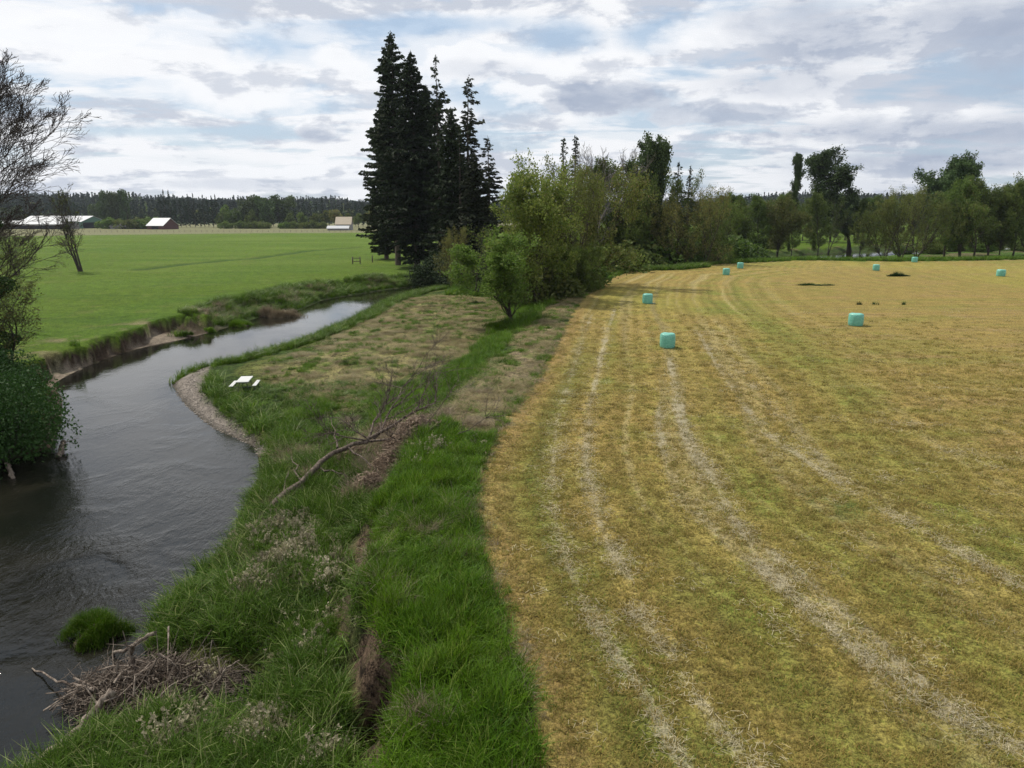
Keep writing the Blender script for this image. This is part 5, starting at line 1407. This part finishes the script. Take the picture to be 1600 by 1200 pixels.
# dead grass: brush clumps, patches on the bank, thatch
PX = []; PY = []; SC = []
def clump(px, py, z, r_, n, s=1.0):
    cx, cy = at(px, py, z); a = rng.random(n) * 6.28; q_ = rng.random(n) ** 0.7 * r_ * 1.25
    PX.append(cx + np.cos(a) * q_); PY.append(cy + np.sin(a) * q_); SC.append(s * (0.6 + 0.7 * rng.random(n)) * (1.15 - 0.5 * q_ / r_))
for c_ in ((600, 680, -1.2, 1.8, 220, 1.3), (655, 665, -0.6, 1.3, 260, 1.9), (640, 680, -0.8, 1.2, 160, 1.7), (570, 720, -1.5, 1.0, 130, 1.2), (560, 765, -1.5, 0.7, 100, 1.4), (620, 715, -1.0, 1.0, 160, 1.5), (540, 660, -1.8, 1.2, 35, 0.9),
           (470, 760, -2.0, 0.5, 35, 1.0), (490, 735, -1.8, 0.5, 30, 1.0), (440, 830, -2.3, 1.2, 40, 1.0), (480, 870, -2.0, 1.1, 28, 0.9), (430, 880, -2.3, 1.0, 30, 0.9), (520, 870, -1.8, 0.8, 20, 0.9), (370, 880, -2.6, 0.7, 25, 1.0),
           (390, 940, -2.4, 0.5, 20, 1.0), (590, 920, -1.0, 0.35, 14, 0.9), (600, 960, -0.9, 0.3, 12, 0.9), (615, 990, -0.8, 0.3, 14, 0.8), (655, 1060, -0.6, 0.3, 10, 0.8), (610, 1100, -1.0, 0.35, 10, 0.8),
           (290, 1150, -2.4, 0.7, 26, 0.8), (410, 1150, -2.2, 0.8, 40, 0.9), (330, 1060, -2.5, 0.6, 24, 0.8), (480, 1060, -1.8, 0.3, 10, 0.9), (500, 1130, -1.8, 0.4, 12, 0.8), (650, 1150, -0.6, 0.4, 14, 0.8),
           (615, 835, -0.9, 0.3, 10, 1.0), (605, 890, -1.0, 0.35, 12, 0.8)):
    clump(*c_)
X = np.concatenate(PX); Y = np.concatenate(PY); S_ = np.concatenate(SC)
scatter('dead_grass', np.stack([X, Y, height(X, Y) - 0.02], 1), drym, scl=(S_ * 0.8)[:, None], tilt=rng.normal(size=(len(X), 2)) * 0.35)
X, Y = cand(-28, 14, 34, 110, 9); k = in_view(X, Y) & (sdist(X, Y, water_poly) < -0.8) & (line_dist(X, Y, right_shore) < line_dist(X, Y, left_shore)) & (sdist(X, Y, field_poly) < 0.1); X, Y = X[k], Y[k]
k = ((sdist(X, Y, thatch_poly) > -1) | (sdist(X, Y, dry_poly) > -0.5)) & gap(X, Y, 97, 0.35, 0.6, 1.4); X, Y = X[k], Y[k]
hs = 0.2 + 0.45 * fbm(X / 1.4, Y / 1.4, 197) ** 2 * 2
scatter('mown_thatch', np.stack([X, Y, height(X, Y) - 0.05], 1), thatm, scl=np.stack([1.2 + 0 * X, 1.2 + 0 * X, hs], 1))
X, Y = cand(-28, 14, 34, 112, 9); k = in_view(X, Y) & (sdist(X, Y, water_poly) < -0.8) & (line_dist(X, Y, right_shore) < line_dist(X, Y, left_shore)) & (sdist(X, Y, field_poly) < 0.2) & (sdist(X, Y, gravel_poly) < -0.3); X, Y = X[k], Y[k]
dd = np.maximum(sdist(X, Y, thatch_poly), sdist(X, Y, dry_poly))
k = (dd > -1.5) & gap(X, Y, 198, 0.52, 0.68, 1.1); X, Y = X[k], Y[k]
scatter('short_grass', np.stack([X, Y, height(X, Y) - 0.03], 1), tall, scl=np.stack([0.9 + 0 * X, 0.9 + 0 * X, 0.3 + 0.5 * rng.random(len(X))], 1), tilt=rng.normal(size=(len(X), 2)) * 0.3)
X, Y = cand(-20, 1, 9, 42, 7); k = in_view(X, Y, 0.86) & (sdist(X, Y, water_poly) < -0.8) & (sdist(X, Y, field_poly) < -0.1) & (fbm(X / 1.6, Y / 1.6, 211) > 0.60); X, Y = X[k], Y[k]
scatter('dead_grass', np.stack([X, Y, height(X, Y) + 0.0], 1), drym, scl=(0.45 + 0.5 * rng.random(len(X)))[:, None], tilt=rng.normal(size=(len(X), 2)) * 0.4)
X, Y = cand(-6, 6, 9, 60, 30); de = sdist(X, Y, field_poly); k = (np.abs(de) < 0.5) & (rng.random(len(X)) < 0.55 - np.abs(de)) & in_view(X, Y); X, Y = X[k], Y[k]
scatter('margin_grass', np.stack([X, Y, height(X, Y) - 0.01], 1), tall[:2] + drym[:1] + thatm[:1], scl=(0.25 + 0.35 * rng.random(len(X)))[:, None], tilt=rng.normal(size=(len(X), 2)) * 0.4)
# right shore fringe further up, low grass on the flat, left bank edges
X, Y = cand(-40, 40, 40, 180, 5); dwv = -sdist(X, Y, water_poly); lf = line_dist(X, Y, left_shore) < line_dist(X, Y, right_shore)
k = in_view(X, Y) & (dwv > 0.1) & (((~lf) & (dwv < 2.2 + 0.012 * Y) & (sdist(X, Y, gravel_poly) < -0.2)) | (lf & (dwv > 0.5) & (dwv < 7) & (Y > 86)) | (lf & (dwv > 0.6) & (dwv < 2.0) & (Y < 86) & (fbm(X / 1.8, Y / 1.8, 98) > 0.72))); X, Y = X[k], Y[k]
scatter('shore_grass', np.stack([X, Y, height(X, Y) - 0.03], 1), tall + reed[:2], scl=((0.7 + 0.8 * rng.random(len(X))) * (1 + 0.003 * Y))[:, None])
X, Y = cand(-60, 0, 40, 170, 4); dwv = -sdist(X, Y, water_poly); lf = line_dist(X, Y, left_shore) < line_dist(X, Y, right_shore)
k = lf & (dwv > 1.5) & (dwv < 5.5) & (fbm(X / 3.5, Y / 3.5, 99) > 0.54) & (Y > 84); X, Y = X[k], Y[k]
scatter('dead_grass', np.stack([X, Y, height(X, Y) - 0.03], 1), drym, scl=(0.9 + 0.7 * rng.random(len(X)))[:, None])
# rough grass belt behind the hay field and at the middle trees
X, Y = cand(-10, 130, 70, 235, 1.1); df = sdist(X, Y, field_poly)
k = in_view(X, Y) & (df < -0.2) & (df > -26) & (sdist(X, Y, water_poly) < -0.5) & (sdist(X, Y, dry_poly) < 0) & (sdist(X, Y, thatch_poly) < 0) & (line_dist(X, Y, right_shore) < line_dist(X, Y, left_shore)); X, Y = X[k], Y[k]
scatter('rough_grass', np.stack([X, Y, height(X, Y) - 0.03], 1), tall, scl=(1.6 + 1.0 * rng.random(len(X)))[:, None])
# reed stems standing in the shallows by the gravel bar
X, Y = cand(-26, -12, 46, 66, 9); dwv = sdist(X, Y, water_poly)
k = (dwv > -0.6) & (dwv < 2.0) & (line_dist(X, Y, right_shore) < 2.2) & (Y > 54) & gap(X, Y, 102, 0.4, 0.6, 0.8); X, Y = X[k], Y[k]
thin = [loose('shallow_stem_%d' % i, tuft_mesh('shallow_stem', 560 + i, 7, 0.4, 0.14, 0.02, 0.5), M['g_reed']) for i in range(2)]
scatter('water_weeds', np.stack([X, Y, np.full(len(X), WZ - 0.03)], 1), thin, scl=(0.5 + 0.7 * rng.random(len(X)))[:, None])
# gravel stones
def stone_mesh(seed):
    import bmesh
    rg = np.random.default_rng(seed); bm = bmesh.new(); bmesh.ops.create_icosphere(bm, subdivisions=1, radius=0.5)
    for v in bm.verts: v.co = v.co * (1 + rg.normal() * 0.12); v.co.z *= 0.55
    me = bpy.data.meshes.new('stone'); bm.to_mesh(me); bm.free(); return me
def stone_mat():
    m, g = mat('river_stone'); oi = g.n('ShaderNodeObjectInfo')
    c = g.mix(oi.outputs['Random'], (0.10, 0.09, 0.08), (0.34, 0.29, 0.24))
    return finish(m, g, c, 0.8)
M['stone'] = stone_mat()
stones = [loose('stone_%d' % i, stone_mesh(600 + i), M['stone']) for i in range(4)]
X, Y = cand(-26, -10, 36, 62, 70); k = (sdist(X, Y, gravel_poly) > -0.3) & (sdist(X, Y, water_poly) < 0.15); X, Y = X[k], Y[k]
scatter('gravel', np.stack([X, Y, height(X, Y) + 0.01], 1), stones, scl=(0.04 + 0.11 * rng.random(len(X)) ** 2.5)[:, None])

# pale seed heads over the near bank
def seed_mesh(seed):
    rg = np.random.default_rng(seed); V_ = []; F_ = []
    for i in range(9):
        b = np.array([rg.normal() * 0.2, rg.normal() * 0.2, 0]); tip = b + np.array([rg.normal() * 0.12, rg.normal() * 0.12, rg.uniform(0.5, 0.85)])
        k = len(V_); w = np.array([0.004, 0.003, 0]); V_ += [b - w, b + w, tip + w, tip - w]; F_.append((k, k + 1, k + 2, k + 3))
        for j in range(9):
            c = tip + rg.normal(size=3) * np.array([0.03, 0.03, 0.045]); a = rg.normal(size=3) * 0.022; d = rg.normal(size=3) * 0.022; k = len(V_); V_ += [c - a, c - d, c + a, c + d]; F_.append((k, k + 1, k + 2, k + 3))
    me = new_mesh('seed_head', V_, F_); a = me.attributes.new('rnd', 'FLOAT', 'FACE'); a.data.foreach_set('value', rg.random(len(F_)).astype(np.float32)); return me
M['seed'] = grass_mat('pale_seed_heads', (0.22, 0.20, 0.12), (0.38, 0.34, 0.23), None, 0.3)
seeds = [loose('seed_head_%d' % i, seed_mesh(800 + i), M['seed']) for i in range(3)]
PX = []; PY = []; SC = []
for c_ in ((430, 835, -2.2, 1.4, 60, 1.0), (470, 865, -2.0, 1.2, 34, 1.0), (440, 890, -2.2, 1.0, 24, 0.9), (410, 1165, -2.2, 0.7, 22, 0.8), (280, 1150, -2.3, 0.8, 22, 0.8), (320, 1050, -2.4, 0.5, 30, 0.8), (260, 1190, -2.4, 0.5, 24, 0.8), (510, 1180, -1.8, 0.5, 20, 0.8), (390, 925, -2.3, 0.6, 18, 0.9), (520, 900, -1.8, 1.6, 25, 0.9), (480, 1000, -1.9, 1.8, 30, 0.8), (690, 720, -0.2, 2.0, 16, 0.8)):
    clump(*c_)
X = np.concatenate(PX); Y = np.concatenate(PY); S_ = np.concatenate(SC)
scatter('seed_heads', np.stack([X, Y, height(X, Y) - 0.02], 1), seeds, scl=S_[:, None], tilt=rng.normal(size=(len(X), 2)) * 0.25)

# --- countable plants
def grass_thing(name, label, cat, px, py, z, rx, ry, n, h, mtl, seed, wide=0.02, mound=0.0, group=None):
    rg = np.random.default_rng(seed); x_, y_ = at(px, py, z); z0 = max(hz(x_, y_), WZ)
    V_ = []; F_ = []; rnd = []
    cls = [(math.cos(a_) * q0, math.sin(a_) * q0, rg.uniform(0.08, 0.22), rg.uniform(0.5, 1.35)) for a_, q0 in zip(rg.random(14) * 6.28, rg.random(14) ** 0.6 * 0.85)]
    for i in range(n):
        cl = cls[rg.integers(0, len(cls))]
        bx0 = cl[0] + rg.normal() * cl[2]; by0 = cl[1] + rg.normal() * cl[2]; a = math.atan2(by0, bx0); q_ = min(1.3, math.hypot(bx0, by0))
        b = np.array([bx0 * rx, by0 * ry, mound * max(0, 1 - q_ ** 2) - 0.03])
        hh = h * (0.4 + 0.8 * rg.random()) * (1.15 - 0.6 * min(q_, 1)) * cl[3]; dr_a = a + rg.normal() * 0.9; o_ = np.array([math.cos(dr_a), math.sin(dr_a), 0]); ln = 0.15 + 0.6 * rg.random()
        s_ = np.array([-o_[1], o_[0], 0]) * wide * 0.5; base = len(V_)
        for k_ in range(4):
            t = k_ / 3; p = b + o_ * ln * hh * t ** 1.7 + np.array([0, 0, hh * (t - 0.3 * ln * t * t)]); w = (1 - t) ** 0.6 if k_ < 3 else 0.06
            V_ += [p - s_ * w, p + s_ * w]
        for k_ in range(3): F_.append((base + 2 * k_, base + 2 * k_ + 1, base + 2 * k_ + 3, base + 2 * k_ + 2)); rnd.append(rg.random())
    me = new_mesh(name, V_, F_); a = me.attributes.new('rnd', 'FLOAT', 'FACE'); a.data.foreach_set('value', np.array(rnd, np.float32))
    if mound > 0:
        r_ = thing(name, label, cat, (x_, y_, z0), group)
        obj('blades', me, mtl, r_); obj('soil', mound_mesh('soil', rx * 0.7, ry * 0.7, mound * 0.8, seed), M['rootmat'], r_)
        return r_
    return tag(obj(name, me, mtl, None, (x_, y_, z0)), label, cat, group)
grass_thing('grass_islet', 'round islet of green grass in the water near the debris jam', 'grass clump', 152, 990, -3.0, 1.05, 0.95, 7000, 0.42, M['g_tall'], 1, 0.016, 0.35)
grass_thing('grass_islet', 'green grass tuft in the river by the far cut bank', 'grass clump', 374, 508, -2.9, 1.5, 1.2, 1800, 0.7, M['g_tall'], 2, 0.05, 0.3)
grass_thing('grass_islet', 'small green tuft slumped at the foot of the cut bank', 'grass clump', 290, 524, -2.8, 0.9, 0.8, 800, 0.5, M['g_tall'], 3, 0.05, 0.2)
grass_thing('grass_islet', 'small green tuft on the bank slump left of the other one', 'grass clump', 326, 516, -2.8, 0.7, 0.6, 600, 0.5, M['g_tall'], 13, 0.05, 0.2)
grass_thing('grass_tussock', 'pale dead grass tussock overhanging the water on the far cut bank', 'grass clump', 428, 478, -1.6, 3.2, 1.6, 3000, 1.1, M['g_dry'], 4, 0.05, 0.4)
grass_thing('weed_patch', 'long dark green weed patch left in the mown hay field', 'weeds', 1269, 446, 0, 3.2, 0.7, 1500, 0.4, M['weed'], 5, 0.05, group='weed patches in the hay field')
grass_thing('weed_patch', 'short dense dark weed patch beside a bale in the hay field', 'weeds', 1402, 432, 0, 2.0, 0.6, 1300, 0.7, M['weed'], 6, 0.05, group='weed patches in the hay field')
for px, lb_ in ((1343, 'low weed tuft, left of three in a row in the hay field'), (1368, 'weed tuft in the middle of three in a row in the hay field'), (1411, 'tall thin weed, right of three in a row in the hay field')):
    grass_thing('weed_tuft', lb_, 'weeds', px, 476, 0, 0.4, 0.2, 90, 0.55, M['weed'], px, 0.04, group='weed tufts in the hay field')
grass_thing('dock_plant', 'dark broad-leaved plant in the bright grass strip', 'plant', 628, 962, 0, 0.28, 0.26, 130, 0.42, M['weed'], 8, 0.07)
grass_thing('grass_tussock', 'dark green tuft in the mown flat near the small crooked tree', 'grass clump', 745, 478, -1.8, 1.2, 0.7, 900, 0.6, M['weed'], 9, 0.05)
grass_thing('grass_tussock', 'green tuft on the mown flat right of the picnic table', 'grass clump', 543, 576, -2.0, 0.9, 0.5, 500, 0.35, M['weed'], 10, 0.04)
grass_thing('grass_tussock', 'wide skirt of green grass round the foot of the front willow', 'grass clump', 808, 512, -0.9, 3.6, 3.2, 5000, 0.8, M['g_tall'], 11, 0.035)

# ------------------------------------------------------------------ haze: thin summer air that pales the far hills
hm = bpy.data.materials.new('thin_haze'); hm.use_nodes = True; hm.node_tree.nodes.clear()
pv = hm.node_tree.nodes.new('ShaderNodeVolumePrincipled'); pv.inputs['Density'].default_value = 0.00005; pv.inputs['Color'].default_value = (0.80, 0.88, 1.0, 1); pv.inputs['Anisotropy'].default_value = 0.3
ho = hm.node_tree.nodes.new('ShaderNodeOutputMaterial'); hm.node_tree.links.new(pv.outputs[0], ho.inputs['Volume'])
hb_ = obj('haze', boxes('haze', [(-4400, 4400, -4400, 4400, -9.0, 190)]), hm); tag(hb_, kind='stuff')
